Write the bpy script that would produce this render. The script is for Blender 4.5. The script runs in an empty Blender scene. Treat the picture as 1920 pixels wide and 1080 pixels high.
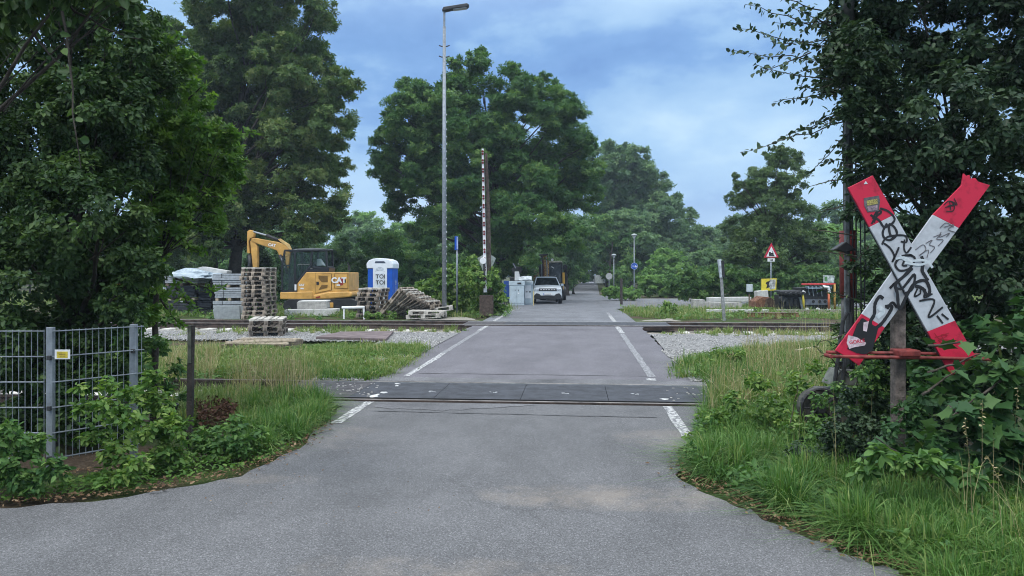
import bpy, bmesh, math, random
import numpy as np
from mathutils import Vector, Matrix
R = math.radians
rng = np.random.default_rng(7)
random.seed(7)
SC = bpy.context.scene
COL = SC.collection

# ------------------------------------------------------------------ camera, sky, sun, exposure
YAW = R(4.8)
CH, FPX, HY = 1.6, 1400.0, 510.0
cam = bpy.data.cameras.new('camera'); cam_o = bpy.data.objects.new('camera', cam); COL.objects.link(cam_o)
cam.sensor_width = 36; cam.lens = 36 * FPX / 1920
cam.shift_y = -(540 - HY) / 1920
cam.clip_start = 0.05; cam.clip_end = 2000
cam_o.location = (0, 0, CH); cam_o.rotation_euler = (R(90), 0, YAW)
SC.camera = cam_o

world = bpy.data.worlds.new('World'); SC.world = world; world.use_nodes = True
wn = world.node_tree; wn.nodes.clear()
def N(nt, t, **kw):
    n = nt.nodes.new(t)
    for k, v in kw.items():
        if k.startswith('i_'): n.inputs[k[2:].replace('_', ' ')].default_value = v
        else: setattr(n, k, v)
    return n
def ramp(nt, stops, interp='LINEAR'):
    n = nt.nodes.new('ShaderNodeValToRGB'); n.color_ramp.interpolation = interp
    el = n.color_ramp.elements
    while len(el) < len(stops): el.new(0.5)
    for e, (p, c) in zip(el, stops):
        e.position = p; e.color = (c, c, c, 1) if isinstance(c, (int, float)) else (*c, 1)
    return n
def mixc(nt, fac, a, b, mode='MIX'):
    m = nt.nodes.new('ShaderNodeMix'); m.data_type = 'RGBA'; m.blend_type = mode
    for idx, v in ((0, fac), (6, a), (7, b)):
        if hasattr(v, 'links'): nt.links.new(v, m.inputs[idx])
        elif isinstance(v, (int, float)): m.inputs[idx].default_value = v if idx == 0 else (v, v, v, 1)
        else: m.inputs[idx].default_value = (*v, 1)
    return m.outputs[2]
def math_(nt, op, a, b=0.0):
    m = nt.nodes.new('ShaderNodeMath'); m.operation = op
    for i, v in enumerate((a, b)):
        if hasattr(v, 'links'): nt.links.new(v, m.inputs[i])
        else: m.inputs[i].default_value = v
    return m.outputs[0]
SUN_EL, SUN_AZ = R(52), R(200)
sky = N(wn, 'ShaderNodeTexSky'); sky.sky_type = 'NISHITA'; sky.sun_disc = False
sky.sun_elevation = SUN_EL; sky.sun_rotation = SUN_AZ
tc = N(wn, 'ShaderNodeTexCoord')
sx = N(wn, 'ShaderNodeSeparateXYZ'); wn.links.new(tc.outputs['Generated'], sx.inputs[0])
mp = N(wn, 'ShaderNodeMapping'); mp.inputs['Scale'].default_value = (1.7, 1.7, 3.6); mp.inputs['Location'].default_value = (0.35, 0.1, 0.62)
mp.inputs['Rotation'].default_value = (0, R(9), 0)
wn.links.new(tc.outputs['Generated'], mp.inputs[0])
n1 = N(wn, 'ShaderNodeTexNoise', i_Scale=1.7, i_Detail=8.0, i_Roughness=0.52, i_Distortion=0.15); wn.links.new(mp.outputs[0], n1.inputs['Vector'])
n2 = N(wn, 'ShaderNodeTexNoise', i_Scale=4.0, i_Detail=5.0, i_Roughness=0.55); wn.links.new(mp.outputs[0], n2.inputs['Vector'])
nm = math_(wn, 'ADD', math_(wn, 'MULTIPLY', n1.outputs[0], 0.8), math_(wn, 'MULTIPLY', n2.outputs[0], 0.2))
# cloud layer radiance (x10, the Background strength is 0.1)
cr = ramp(wn, [(0.38, (1.65, 3.25, 6.6)), (0.45, (2.2, 4.1, 7.5)), (0.485, (3.1, 5.2, 8.2)), (0.56, (4.1, 6.3, 8.9)), (0.66, (6.2, 8.2, 9.6))])
wn.links.new(nm, cr.inputs[0])
hz = ramp(wn, [(0.0, 1.0), (0.16, 0.0)]); wn.links.new(sx.outputs[2], hz.inputs[0])
cl = mixc(wn, math_(wn, 'MULTIPLY', hz.outputs[0], 0.85), cr.outputs[0], (5.0, 6.9, 9.2))
zen = ramp(wn, [(0.28, 0.0), (0.75, 1.0)], 'EASE'); wn.links.new(sx.outputs[2], zen.inputs[0])
cl = mixc(wn, zen.outputs[0], cl, (20.0, 21.5, 23.0))
allc = mixc(wn, 0.88, sky.outputs[0], cl)
bg = N(wn, 'ShaderNodeBackground', i_Strength=0.1); wn.links.new(allc, bg.inputs[0])
wo = N(wn, 'ShaderNodeOutputWorld'); wn.links.new(bg.outputs[0], wo.inputs[0])

sun = bpy.data.lights.new('sun', 'SUN'); sun.energy = 1.3; sun.angle = R(14); sun.color = (1.0, 0.95, 0.88)
sun_o = bpy.data.objects.new('sun', sun); COL.objects.link(sun_o)
sd = Vector((math.sin(SUN_AZ) * math.cos(SUN_EL), math.cos(SUN_AZ) * math.cos(SUN_EL), math.sin(SUN_EL)))
sun_o.rotation_euler = sd.to_track_quat('Z', 'Y').to_euler(); sun_o.location = (0, 0, 60)
vs = SC.view_settings; vs.view_transform = 'Standard'; vs.look = 'None'; vs.exposure = 0.2; vs.gamma = 1; vs.use_curve_mapping = False
SC.cycles.filter_width = 1.05; SC.cycles.max_bounces = 6; SC.cycles.diffuse_bounces = 3; SC.cycles.transmission_bounces = 3; SC.cycles.volume_bounces = 0
SC.cycles.transparent_max_bounces = 6

# ------------------------------------------------------------------ frames of reference
Rv = Vector((math.cos(YAW), math.sin(YAW), 0)); Fv = Vector((-math.sin(YAW), math.cos(YAW), 0))
def gz(y):
    t = min(1, max(0, (y - 27) / 20)); return -0.35 * t * t * (3 - 2 * t)
def gzn(y):
    t = np.clip((y - 27) / 20, 0, 1); return -0.35 * t * t * (3 - 2 * t)
def at(px, py, Z):
    p = Rv * ((px - 960) / FPX * Z) + Fv * Z; p.z = CH - (py - HY) / FPX * Z; return p
def G(px, py):
    Z = CH * FPX / (py - HY)
    for _ in range(8):
        p = at(px, py, Z); Z = (CH - gz(p.y)) * FPX / (py - HY)
    p = at(px, py, Z); p.z = gz(p.y); return p
def gp(px, Z):
    p = at(px, HY, Z); p.z = gz(p.y); return p

# ------------------------------------------------------------------ materials
MATS = {}
def mat(name, col, rough=0.7, var=0.15, scale=6.0, metal=0.0, bump=0.0, bscale=60.0, col2=None, spec=0.4, lo=0.35, hi=0.65):
    if name in MATS: return MATS[name]
    m = bpy.data.materials.new(name); m.use_nodes = True; nt = m.node_tree; b = nt.nodes['Principled BSDF']
    b.inputs['Roughness'].default_value = rough; b.inputs['Metallic'].default_value = metal
    b.inputs['Specular IOR Level'].default_value = spec
    t = N(nt, 'ShaderNodeTexCoord'); n = N(nt, 'ShaderNodeTexNoise', i_Scale=scale, i_Detail=6.0, i_Roughness=0.65)
    nt.links.new(t.outputs['Object'], n.inputs['Vector'])
    c2 = col2 if col2 else tuple(c * (1 - var * 2) for c in col)
    c1 = tuple(min(1, c * (1 + var * (0 if col2 else 1))) for c in col)
    r = ramp(nt, [(lo, c2), (hi, c1)]); nt.links.new(n.outputs[0], r.inputs[0]); nt.links.new(r.outputs[0], b.inputs['Base Color'])
    if bump:
        n3 = N(nt, 'ShaderNodeTexNoise', i_Scale=bscale, i_Detail=4.0); nt.links.new(t.outputs['Object'], n3.inputs['Vector'])
        bp = N(nt, 'ShaderNodeBump', i_Strength=bump, i_Distance=0.02); nt.links.new(n3.outputs[0], bp.inputs['Height']); nt.links.new(bp.outputs[0], b.inputs['Normal'])
    MATS[name] = m; return m
def leafmat(name, c0, c1, c2, trans=0.3, rough=0.5):
    m = bpy.data.materials.new(name); m.use_nodes = True; nt = m.node_tree; b = nt.nodes['Principled BSDF']; out = nt.nodes['Material Output']
    a = N(nt, 'ShaderNodeAttribute'); a.attribute_name = 'rnd'
    r = ramp(nt, [(0.0, c0), (0.55, c1), (1.0, c2)]); nt.links.new(a.outputs['Fac'], r.inputs[0])
    nt.links.new(r.outputs[0], b.inputs['Base Color']); b.inputs['Roughness'].default_value = rough; b.inputs['Specular IOR Level'].default_value = 0.22
    tr = N(nt, 'ShaderNodeBsdfTranslucent'); mx = N(nt, 'ShaderNodeMixShader'); mx.inputs[0].default_value = trans
    g = mixc(nt, 1.0, r.outputs[0], (1.0, 1.15, 0.45), 'MULTIPLY'); nt.links.new(g, tr.inputs[0])
    nt.links.new(b.outputs[0], mx.inputs[1]); nt.links.new(tr.outputs[0], mx.inputs[2]); nt.links.new(mx.outputs[0], out.inputs[0])
    MATS[name] = m; return m

# ------------------------------------------------------------------ object helpers
def tag(o, label=None, cat=None, group=None, kind=None):
    if label: o['label'] = label
    if cat: o['category'] = cat
    if group: o['group'] = group
    if kind: o['kind'] = kind
    return o
def thing(name, label, cat, loc=(0, 0, 0), rz=0.0, group=None):
    o = bpy.data.objects.new(name, None); COL.objects.link(o); o.location = loc; o.rotation_euler = (0, 0, rz)
    o.empty_display_size = 0.3
    return tag(o, label, cat, group)
def link(name, me, parent=None):
    o = bpy.data.objects.new(name, me); COL.objects.link(o)
    if parent is not None: o.parent = parent
    return o
def copy_tree(o, parent=None):
    c = o.copy(); COL.objects.link(c); c.parent = parent
    for ch in [x for x in o.children]: copy_tree(ch, c)
    return c
class MB:
    def __init__(s): s.v = []; s.f = []
    def add(s, vs, fs):
        k = len(s.v); s.v += [tuple(v) for v in vs]; s.f += [tuple(i + k for i in f) for f in fs]; return s
    def box(s, c, d, rot=None):
        hx, hy, hz = d[0] / 2, d[1] / 2, d[2] / 2
        vs = [Vector((x, y, z)) for x in (-hx, hx) for y in (-hy, hy) for z in (-hz, hz)]
        if rot is not None: vs = [rot @ v for v in vs]
        vs = [v + Vector(c) for v in vs]
        return s.add(vs, [(0, 1, 3, 2), (4, 6, 7, 5), (0, 4, 5, 1), (2, 3, 7, 6), (0, 2, 6, 4), (1, 5, 7, 3)])
    def prism(s, pts, y0, y1):          # pts (x,z) extruded along y
        n = len(pts); a = sum(pts[i][0] * pts[(i + 1) % n][1] - pts[(i + 1) % n][0] * pts[i][1] for i in range(n))
        if a < 0: pts = pts[::-1]
        vs = [(x, y0, z) for x, z in pts] + [(x, y1, z) for x, z in pts]
        fs = [tuple(range(n)), tuple(range(2 * n - 1, n - 1, -1))] + [(i, i + n, (i + 1) % n + n, (i + 1) % n) for i in range(n)]
        return s.add(vs, fs)
    def prismz(s, pts, z0, z1):         # pts (x,y) extruded along z
        n = len(pts)
        vs = [(x, y, z0) for x, y in pts] + [(x, y, z1) for x, y in pts]
        return s.add(vs, [tuple(range(n))[::-1], tuple(range(n, 2 * n))] + [(i, (i + 1) % n, (i + 1) % n + n, i + n) for i in range(n)])
    def tube(s, path, r, n=8, caps=True):
        path = [Vector(p) for p in path]; rs = r if isinstance(r, (list, tuple)) else [r] * len(path)
        k = len(s.v); prev = None
        for i, p in enumerate(path):
            d = (path[min(i + 1, len(path) - 1)] - path[max(i - 1, 0)]).normalized()
            u = d.orthogonal().normalized() if prev is None else (prev - d * prev.dot(d)).normalized()
            prev = u; w = d.cross(u)
            for j in range(n):
                a = 2 * math.pi * j / n; s.v.append(tuple(p + (u * math.cos(a) + w * math.sin(a)) * rs[i]))
        for i in range(len(path) - 1):
            for j in range(n):
                s.f.append((k + i * n + j, k + i * n + (j + 1) % n, k + (i + 1) * n + (j + 1) % n, k + (i + 1) * n + j))
        if caps:
            s.f.append(tuple(k + j for j in range(n))[::-1]); e = k + (len(path) - 1) * n; s.f.append(tuple(e + j for j in range(n)))
        return s
    def disc(s, c, r, y0, y1, n=20, ax='y'):
        c = Vector(c); d = {'y': Vector((0, 1, 0)), 'x': Vector((1, 0, 0)), 'z': Vector((0, 0, 1))}[ax]
        return s.tube([c + d * y0, c + d * y1], r, n)
    def build(s, name, m, parent=None, bevel=0.0, smooth=False):
        me = bpy.data.meshes.new(name); me.from_pydata(s.v, [], s.f); me.update()
        if smooth: me.polygons.foreach_set('use_smooth', [True] * len(me.polygons))
        me.materials.append(m); o = link(name, me, parent)
        if bevel:
            b = o.modifiers.new('bevel', 'BEVEL'); b.width = bevel; b.segments = 2; b.limit_method = 'ANGLE'
        return o
def text(name, body, size, loc, m, parent, depth=0.003, bold=0.0, sx=1.0, rz=0.0, align='CENTER', shear=0, tilt=0.0):
    cu = bpy.data.curves.new(name, 'FONT'); cu.body = body; cu.size = size; cu.extrude = depth; cu.offset = bold
    cu.align_x = align; cu.align_y = 'CENTER'; cu.shear = shear; cu.materials.append(m)
    tmp = bpy.data.objects.new('tmp', cu); me = bpy.data.meshes.new_from_object(tmp); bpy.data.objects.remove(tmp)
    o = link(name, me, parent); o.location = loc; o.rotation_euler = (R(90), tilt, rz); o.scale = (sx, 1, 1); return o
def npmesh(name, V, F, m, rnd=None, parent=None, smooth=False):
    """V (n,3), F list of (array of faces with the same corner count)."""
    me = bpy.data.meshes.new(name)
    if not isinstance(F, list): F = [F]
    F = [f for f in F if len(f)]
    nl = sum(f.size for f in F); npoly = sum(len(f) for f in F)
    me.vertices.add(len(V)); me.vertices.foreach_set('co', V.astype(np.float32).ravel())
    me.loops.add(nl); me.loops.foreach_set('vertex_index', np.concatenate([f.ravel() for f in F]).astype(np.int32))
    me.polygons.add(npoly)
    st = []; k = 0
    for f in F: st.append(k + np.arange(len(f)) * f.shape[1]); k += f.size
    me.polygons.foreach_set('loop_start', np.concatenate(st).astype(np.int32))
    me.update(calc_edges=True)
    if smooth: me.polygons.foreach_set('use_smooth', np.ones(npoly, bool))
    if rnd is not None:
        a = me.attributes.new('rnd', 'FLOAT', 'FACE'); a.data.foreach_set('value', rnd.astype(np.float32))
    me.materials.append(m)
    return link(name, me, parent) if name else me

# ------------------------------------------------------------------ foliage
def nrm(a): return a / np.maximum(np.linalg.norm(a, axis=1, keepdims=True), 1e-9)
T_OV = (np.array([(0, 0, 0), (.3, .27, .08), (.72, .2, .06), (1, 0, -.04), (.72, -.2, .06), (.3, -.27, .08)]), [np.array([(0, 3, 2, 1), (0, 5, 4, 3)])])
T_LONG = (np.array([(0, 0, 0), (.3, .13, .04), (.7, .1, .03), (1, 0, -.1), (.7, -.1, .03), (.3, -.13, .04)]), [np.array([(0, 3, 2, 1), (0, 5, 4, 3)])])
def rad(k, seed, wid=.17, ln=.62):
    r_ = np.random.default_rng(seed); v = []; f = []
    for i in range(k):
        a = 2 * math.pi * (i + .5 * r_.random()) / k; l = ln * (.75 + .5 * r_.random()); z = r_.uniform(-.25, .25)
        d = np.array((math.cos(a), math.sin(a), 0)); s = np.array((-math.sin(a), math.cos(a), 0)); b = len(v)
        v += [d * .03, d * l * .5 + s * wid + (0, 0, z * .6), d * l + (0, 0, z), d * l * .5 - s * wid + (0, 0, z * .6 + .03)]
        f.append((b, b + 3, b + 2, b + 1))
    return (np.array(v), [np.array(f)])
T_CL = rad(4, 3); T_CL5 = rad(5, 9, .15, .6); T_TRI = rad(3, 5, .24, .62)
def lobed():
    pts = [(0, 0), (.05, .22), (-.02, .42), (.22, .36), (.4, .55), (.5, .36), (.62, .24), (.72, .16), (1, 0)]
    v = [(x, y, .10 * abs(y)) for x, y in pts] + [(x, -y, .10 * abs(y)) for x, y in pts[1:-1]]
    n = len(pts); L = list(range(n)); Rr = [0] + list(range(n, n + n - 2)) + [n - 1]
    return (np.array(v), [np.array([tuple(L[::-1]), tuple(Rr)])])
T_LOBE = lobed()
def place(P, A, Nn, S, T):
    tv, tf = T; n = len(P); k = len(tv)
    B = np.cross(Nn, A)
    V = P[:, None, :] + S[:, None, None] * (tv[None, :, 0:1] * A[:, None, :] + tv[None, :, 1:2] * B[:, None, :] + tv[None, :, 2:3] * Nn[:, None, :])
    off = (np.arange(n) * k)[:, None, None]
    F = [(f[None] + off).reshape(-1, f.shape[1]) for f in tf]
    return V.reshape(-1, 3), F, sum(len(f) for f in tf)
def leafmesh(name, P, out, size, T, m, parent, ku=.55, ko=.6, kr=.55, droop=.35, cl=None, var=.3, sv=.35):
    n = len(P); Nn = nrm(np.array([0, 0, 1.]) * ku + out * ko + rng.normal(0, kr, (n, 3)))
    A = rng.normal(0, 1, (n, 3)) + out * .7 - np.array([0, 0, 1.]) * droop * 2
    A = nrm(A - (A * Nn).sum(1, keepdims=True) * Nn)
    S = size * (1 + rng.uniform(-sv, sv, n))
    V, F, fc = place(P, A, Nn, S, T)
    base = rng.random(n) * (1 - var) if cl is None else np.clip(cl * .62 + rng.normal(.2, .24, n), 0, 1)
    return npmesh(name, V, F, m, np.repeat(base, fc), parent)
def crown_points(bl, leaf_area, cover=2.3, puff=.3, flat=.7, inner=.25, hole=0.0):
    """bl: list of (Vector centre, radius). Leaves gathered in small puffs spread through each lobe."""
    P = []; O = []; C = []
    for c, r in bl:
        rp = r * puff; npf = max(6, int(3.3 / puff ** 2 * .62 * (1 - hole)))
        d = nrm(rng.normal(0, 1, (npf, 3))); d[:, 2] *= .9
        rr = r * np.where(rng.random(npf) < inner, rng.uniform(.1, .6, npf), rng.uniform(.62, 1.0, npf))
        pc = np.array(c)[None] + d * rr[:, None]
        nl = max(4, int(cover * 4 * math.pi * r * r / leaf_area / npf))
        q = nrm(rng.normal(0, 1, (npf, nl, 3)).reshape(-1, 3)).reshape(npf, nl, 3)
        rad_ = rp * rng.uniform(.55, 1.5, (npf, 1, 1)) * rng.random((npf, nl, 1)) ** .5 * np.where(rng.random((npf, nl, 1)) < .04, 1.5, 1.0)
        pts = pc[:, None] + q * rad_ * np.array([1, 1, flat])
        o = q * .6 + d[:, None] * .7
        P.append(pts.reshape(-1, 3)); O.append(nrm(o.reshape(-1, 3))); C.append(np.repeat(rng.random(npf), nl))
    return np.concatenate(P), np.concatenate(O), np.concatenate(C)
def limbs(base, top, bl, r0, m, parent, name='trunk', twigs=3, bend=.12, n=7, lo=.22):
    mb = MB(); base = Vector(base); top = Vector(top); L = (top - base).length
    def bez(a, b, k=6, amt=bend, sag=0):
        d = b - a; off = Vector(rng.normal(0, amt * d.length * .5, 3)); off.z = abs(off.z) * .3 + sag
        return [a + d * t + off * math.sin(math.pi * t) * .7 + Vector(rng.normal(0, .008 * d.length, 3)) for t in [i / k for i in range(k + 1)]]
    tp = bez(base, top, 9, bend * .5)
    tp[0] = base - Vector((0, 0, .1))
    mb.tube(tp, [r0 * (1.25 if i == 0 else 1 - .75 * i / 9) for i in range(10)], 10)
    for c, r in bl:
        c = Vector(c); t = min(.95, max(lo, (c.z - base.z) / max(L, .1) * .62 - .05 + random.uniform(-.08, .08)))
        i = t * 9; a = tp[int(i)].lerp(tp[min(9, int(i) + 1)], i % 1)
        ra = r0 * (1 - .75 * t) * .38; p = bez(a, c, 6)
        mb.tube(p, [ra * (1 - .8 * j / 6) for j in range(7)], n)
        for _ in range(twigs):
            e = c + Vector(nrm(rng.normal(0, 1, (1, 3)))[0]) * r * .9; s = p[random.randint(3, 6)]
            mb.tube(bez(s, e, 4), [ra * .22, ra * .18, ra * .14, ra * .1, ra * .05], 5, False)
    return mb.build(name, m, parent, smooth=True)
def pxb(bl, Z, dj):
    return [(at(x, y, Z + random.uniform(-dj, dj)), r * Z / FPX) for x, y, r in bl]

BARK = mat('bark', (.085, .07, .055), .9, .3, 9, bump=.6, bscale=40)
BARKD = mat('bark_dark', (.045, .038, .03), .9, .3, 9, bump=.6, bscale=40)
L_SYC = leafmat('leaf_sycamore', (.055, .105, .032), (.10, .175, .05), (.19, .235, .08), .35)
L_PEAR = leafmat('leaf_pear', (.05, .095, .035), (.085, .15, .05), (.14, .21, .07), .3)
L_MAP = leafmat('leaf_maple', (0.040, 0.112, 0.038), (0.082, 0.183, 0.054), (0.163, 0.271, 0.068), .35)
L_FMAP = leafmat('leaf_field_maple', (0.052, 0.121, 0.025), (0.098, 0.196, 0.034), (0.196, 0.311, 0.058), .4)
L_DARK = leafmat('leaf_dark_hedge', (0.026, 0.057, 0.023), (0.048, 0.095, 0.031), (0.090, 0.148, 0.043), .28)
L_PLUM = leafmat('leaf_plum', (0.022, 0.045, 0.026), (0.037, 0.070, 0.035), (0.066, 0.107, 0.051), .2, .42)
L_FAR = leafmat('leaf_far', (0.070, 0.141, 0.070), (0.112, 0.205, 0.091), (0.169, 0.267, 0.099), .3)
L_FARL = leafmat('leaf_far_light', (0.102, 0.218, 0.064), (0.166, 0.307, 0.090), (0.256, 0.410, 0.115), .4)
L_BR = leafmat('leaf_bramble', (0.065, 0.152, 0.038), (0.131, 0.240, 0.054), (0.261, 0.359, 0.098), .35)
L_BRD = leafmat('leaf_bramble_dark', (0.045, 0.115, 0.038), (0.096, 0.198, 0.054), (0.192, 0.307, 0.090), .3)
L_SEED = leafmat('leaf_seedling', (0.032, 0.083, 0.033), (0.050, 0.120, 0.042), (0.092, 0.175, 0.055), .3, .42)
GR = leafmat('grass_green', (0.052, 0.133, 0.030), (0.112, 0.224, 0.052), (0.265, 0.317, 0.112), .3)
GRF = leafmat('grass_meadow', (.11, .19, .05), (.20, .27, .085), (.42, .38, .2), .3)
GRY = leafmat('grass_dry', (.26, .22, .12), (.42, .35, .2), (.55, .48, .3), .25)

# ------------------------------------------------------------------ ground, road, tracks
def zn(x, y):
    return (.04 * np.sin(x * .7 + 1.3) * np.sin(y * .5) + .03 * np.sin(x * 1.9) * np.sin(y * 1.7 + 2) + .015 * np.sin(x * 5.1 + y * 3.3))
xs = np.concatenate([np.linspace(-190, -30, 20)[:-1], np.linspace(-30, -8, 40)[:-1], np.linspace(-8, 8, 110)[:-1], np.linspace(8, 30, 40)[:-1], np.linspace(30, 190, 20)])
ys = np.concatenate([np.linspace(-30, 0, 12)[:-1], np.linspace(0, 14, 100)[:-1], np.linspace(14, 27, 90)[:-1], np.linspace(27, 50, 50)[:-1], np.linspace(50, 300, 40)])
XX, YY = np.meshgrid(xs, ys)
def sst(a, b, v): t = np.clip((v - a) / (b - a), 0, 1); return t * t * (3 - 2 * t)
ZZ = gzn(YY) - .055 + zn(XX, YY) * .5 - .19 * sst(19.0, 20.9, YY) * (1 - sst(24.6, 25.6, YY)) - .13 * sst(8.8, 9.0, YY) * (1 - sst(10.6, 10.9, YY)) * (1 - sst(-4.6, -3.8, XX))
V = np.stack([XX, YY, ZZ], -1).reshape(-1, 3); nx = len(xs)
ii = (np.arange(len(ys) - 1)[:, None] * nx + np.arange(nx - 1)[None]).ravel()
def ground_mat():
    m = bpy.data.materials.new('soil_and_turf'); m.use_nodes = True; nt = m.node_tree; b = nt.nodes['Principled BSDF']; b.inputs['Roughness'].default_value = .95
    b.inputs['Specular IOR Level'].default_value = .15
    t = N(nt, 'ShaderNodeTexCoord')
    a = N(nt, 'ShaderNodeTexNoise', i_Scale=.9, i_Detail=8.0, i_Roughness=.6); nt.links.new(t.outputs['Object'], a.inputs[0])
    c = N(nt, 'ShaderNodeTexNoise', i_Scale=28.0, i_Detail=8.0, i_Roughness=.75); nt.links.new(t.outputs['Object'], c.inputs[0])
    soil = ramp(nt, [(.3, (.03, .022, .015)), (.5, (.075, .055, .038)), (.7, (.15, .115, .08))]); nt.links.new(c.outputs[0], soil.inputs[0])
    turf = ramp(nt, [(.3, (.025, .05, .015)), (.6, (.07, .10, .03))]); nt.links.new(c.outputs[0], turf.inputs[0])
    f = ramp(nt, [(.44, 0), (.54, 1)]); nt.links.new(a.outputs[0], f.inputs[0])
    nt.links.new(mixc(nt, f.outputs[0], soil.outputs[0], turf.outputs[0]), b.inputs['Base Color'])
    bp = N(nt, 'ShaderNodeBump', i_Strength=.7, i_Distance=.03); nt.links.new(c.outputs[0], bp.inputs['Height']); nt.links.new(bp.outputs[0], b.inputs['Normal'])
    return m
tag(npmesh('ground', V, np.stack([ii, ii + 1, ii + 1 + nx, ii + nx], -1), ground_mat(), smooth=True), kind='structure')

def asphalt(name, c0, c1, sand=0.0, tint=1.0):
    m = bpy.data.materials.new(name); m.use_nodes = True; nt = m.node_tree; b = nt.nodes['Principled BSDF']; b.inputs['Roughness'].default_value = .82
    b.inputs['Specular IOR Level'].default_value = .35
    t = N(nt, 'ShaderNodeTexCoord')
    def no(s, d=6.0, r=.6, sc=None):
        n = N(nt, 'ShaderNodeTexNoise', i_Scale=s, i_Detail=d, i_Roughness=r)
        if sc:
            q = N(nt, 'ShaderNodeMapping'); q.inputs['Scale'].default_value = sc; nt.links.new(t.outputs['Object'], q.inputs[0]); nt.links.new(q.outputs[0], n.inputs[0])
        else: nt.links.new(t.outputs['Object'], n.inputs[0])
        return n.outputs[0]
    big = ramp(nt, [(.3, c0), (.7, c1)]); nt.links.new(no(.8, 8, .65), big.inputs[0])
    sp = ramp(nt, [(.36, .75), (.5, 1.0), (.62, 1.3)]); nt.links.new(no(80, 3, .75), sp.inputs[0])
    vg = N(nt, 'ShaderNodeTexVoronoi'); vg.inputs['Scale'].default_value = 150; nt.links.new(t.outputs['Object'], vg.inputs['Vector'])
    vsep = N(nt, 'ShaderNodeSeparateColor'); nt.links.new(vg.outputs['Color'], vsep.inputs[0])
    vr = ramp(nt, [(0, .6), (.45, .93), (.85, 1.15), (1, 1.8)]); nt.links.new(vsep.outputs[0], vr.inputs[0])
    col = mixc(nt, 1.0, mixc(nt, 1.0, big.outputs[0], sp.outputs[0], 'MULTIPLY'), vr.outputs[0], 'MULTIPLY')
    sp2 = ramp(nt, [(.66, 0), (.72, 1)]); nt.links.new(no(60, 2, .5), sp2.inputs[0])
    col = mixc(nt, math_(nt, 'MULTIPLY', sp2.outputs[0], .55), col, (.42, .41, .4))
    st = ramp(nt, [(.38, .86), (.62, 1.1)]); nt.links.new(no(.9, 7, .65, (1.5, .6, 1)), st.inputs[0])
    col = mixc(nt, 1.0, col, st.outputs[0], 'MULTIPLY')
    # cracks
    vo = N(nt, 'ShaderNodeTexVoronoi'); vo.feature = 'DISTANCE_TO_EDGE'; vo.inputs['Scale'].default_value = .55
    dn = N(nt, 'ShaderNodeTexNoise', i_Scale=2.5, i_Detail=8.0); nt.links.new(t.outputs['Object'], dn.inputs[0])
    ad = N(nt, 'ShaderNodeVectorMath'); ad.operation = 'MULTIPLY_ADD'; nt.links.new(dn.outputs[1], ad.inputs[0]); ad.inputs[1].default_value = (.9, .9, .9); nt.links.new(t.outputs['Object'], ad.inputs[2])
    nt.links.new(ad.outputs[0], vo.inputs['Vector'])
    ck = ramp(nt, [(0, 1), (.007, 0)]); nt.links.new(vo.outputs['Distance'], ck.inputs[0])
    cm = ramp(nt, [(.42, 0), (.55, 1)]); nt.links.new(no(.35, 3), cm.inputs[0])
    col = mixc(nt, math_(nt, 'MULTIPLY', math_(nt, 'MULTIPLY', ck.outputs[0], cm.outputs[0]), .4), col, (.04, .04, .04))
    if sand:
        # sandy dust lying on two places of the road
        sep = N(nt, 'ShaderNodeSeparateXYZ'); nt.links.new(t.outputs['Object'], sep.inputs[0]); tot = None
        for (cx, cy, wx, wy, a) in ((.25, 5.35, 1.15, .38, 1.0), (-.75, 3.95, 1.1, .28, .6), (.95, 7.3, .8, .55, .6), (-2.3, 7.1, .6, .7, .45), (-2.6, 5.6, 1.4, .25, .4)):
            dx = math_(nt, 'DIVIDE', math_(nt, 'SUBTRACT', sep.outputs[0], cx), wx); dy = math_(nt, 'DIVIDE', math_(nt, 'SUBTRACT', sep.outputs[1], cy), wy)
            e = math_(nt, 'SUBTRACT', 1.0, math_(nt, 'ADD', math_(nt, 'MULTIPLY', dx, dx), math_(nt, 'MULTIPLY', dy, dy)))
            e = math_(nt, 'MULTIPLY', math_(nt, 'MAXIMUM', e, 0.0), a)
            tot = e if tot is None else math_(nt, 'MAXIMUM', tot, e)
        k = math_(nt, 'MULTIPLY', math_(nt, 'POWER', tot, .6), math_(nt, 'MULTIPLY', math_(nt, 'SUBTRACT', no(2.6, 12, .78), .3), 3.2))
        kk = ramp(nt, [(.25, 0), (.95, 1)]); nt.links.new(k, kk.inputs[0])
        col = mixc(nt, math_(nt, 'MULTIPLY', kk.outputs[0], sand * .42), col, (.36, .30, .24))
    nt.links.new(col, b.inputs['Base Color'])
    bp = N(nt, 'ShaderNodeBump', i_Strength=.25, i_Distance=.005); nt.links.new(no(120, 2, .7), bp.inputs['Height']); nt.links.new(bp.outputs[0], b.inputs['Normal'])
    return m
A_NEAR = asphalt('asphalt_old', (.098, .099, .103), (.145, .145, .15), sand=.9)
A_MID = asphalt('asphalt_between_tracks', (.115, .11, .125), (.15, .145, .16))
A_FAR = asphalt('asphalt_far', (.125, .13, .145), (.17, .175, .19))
def sheet(name, poly, z, m, kind='structure', gzf=True):
    bm = bmesh.new(); vs = [bm.verts.new((x, y, (gz(y) if gzf else 0) + z)) for x, y in poly]; f = bm.faces.new(vs)
    if f.normal.z < 0: f.normal_flip()
    bm.normal_update()
    if f.normal.z < 0: f.normal_flip()
    bmesh.ops.triangulate(bm, faces=bm.faces[:])
    me = bpy.data.meshes.new(name); bm.to_mesh(me); bm.free(); me.materials.append(m); o = link(name, me); o['kind'] = kind; return o
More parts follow.
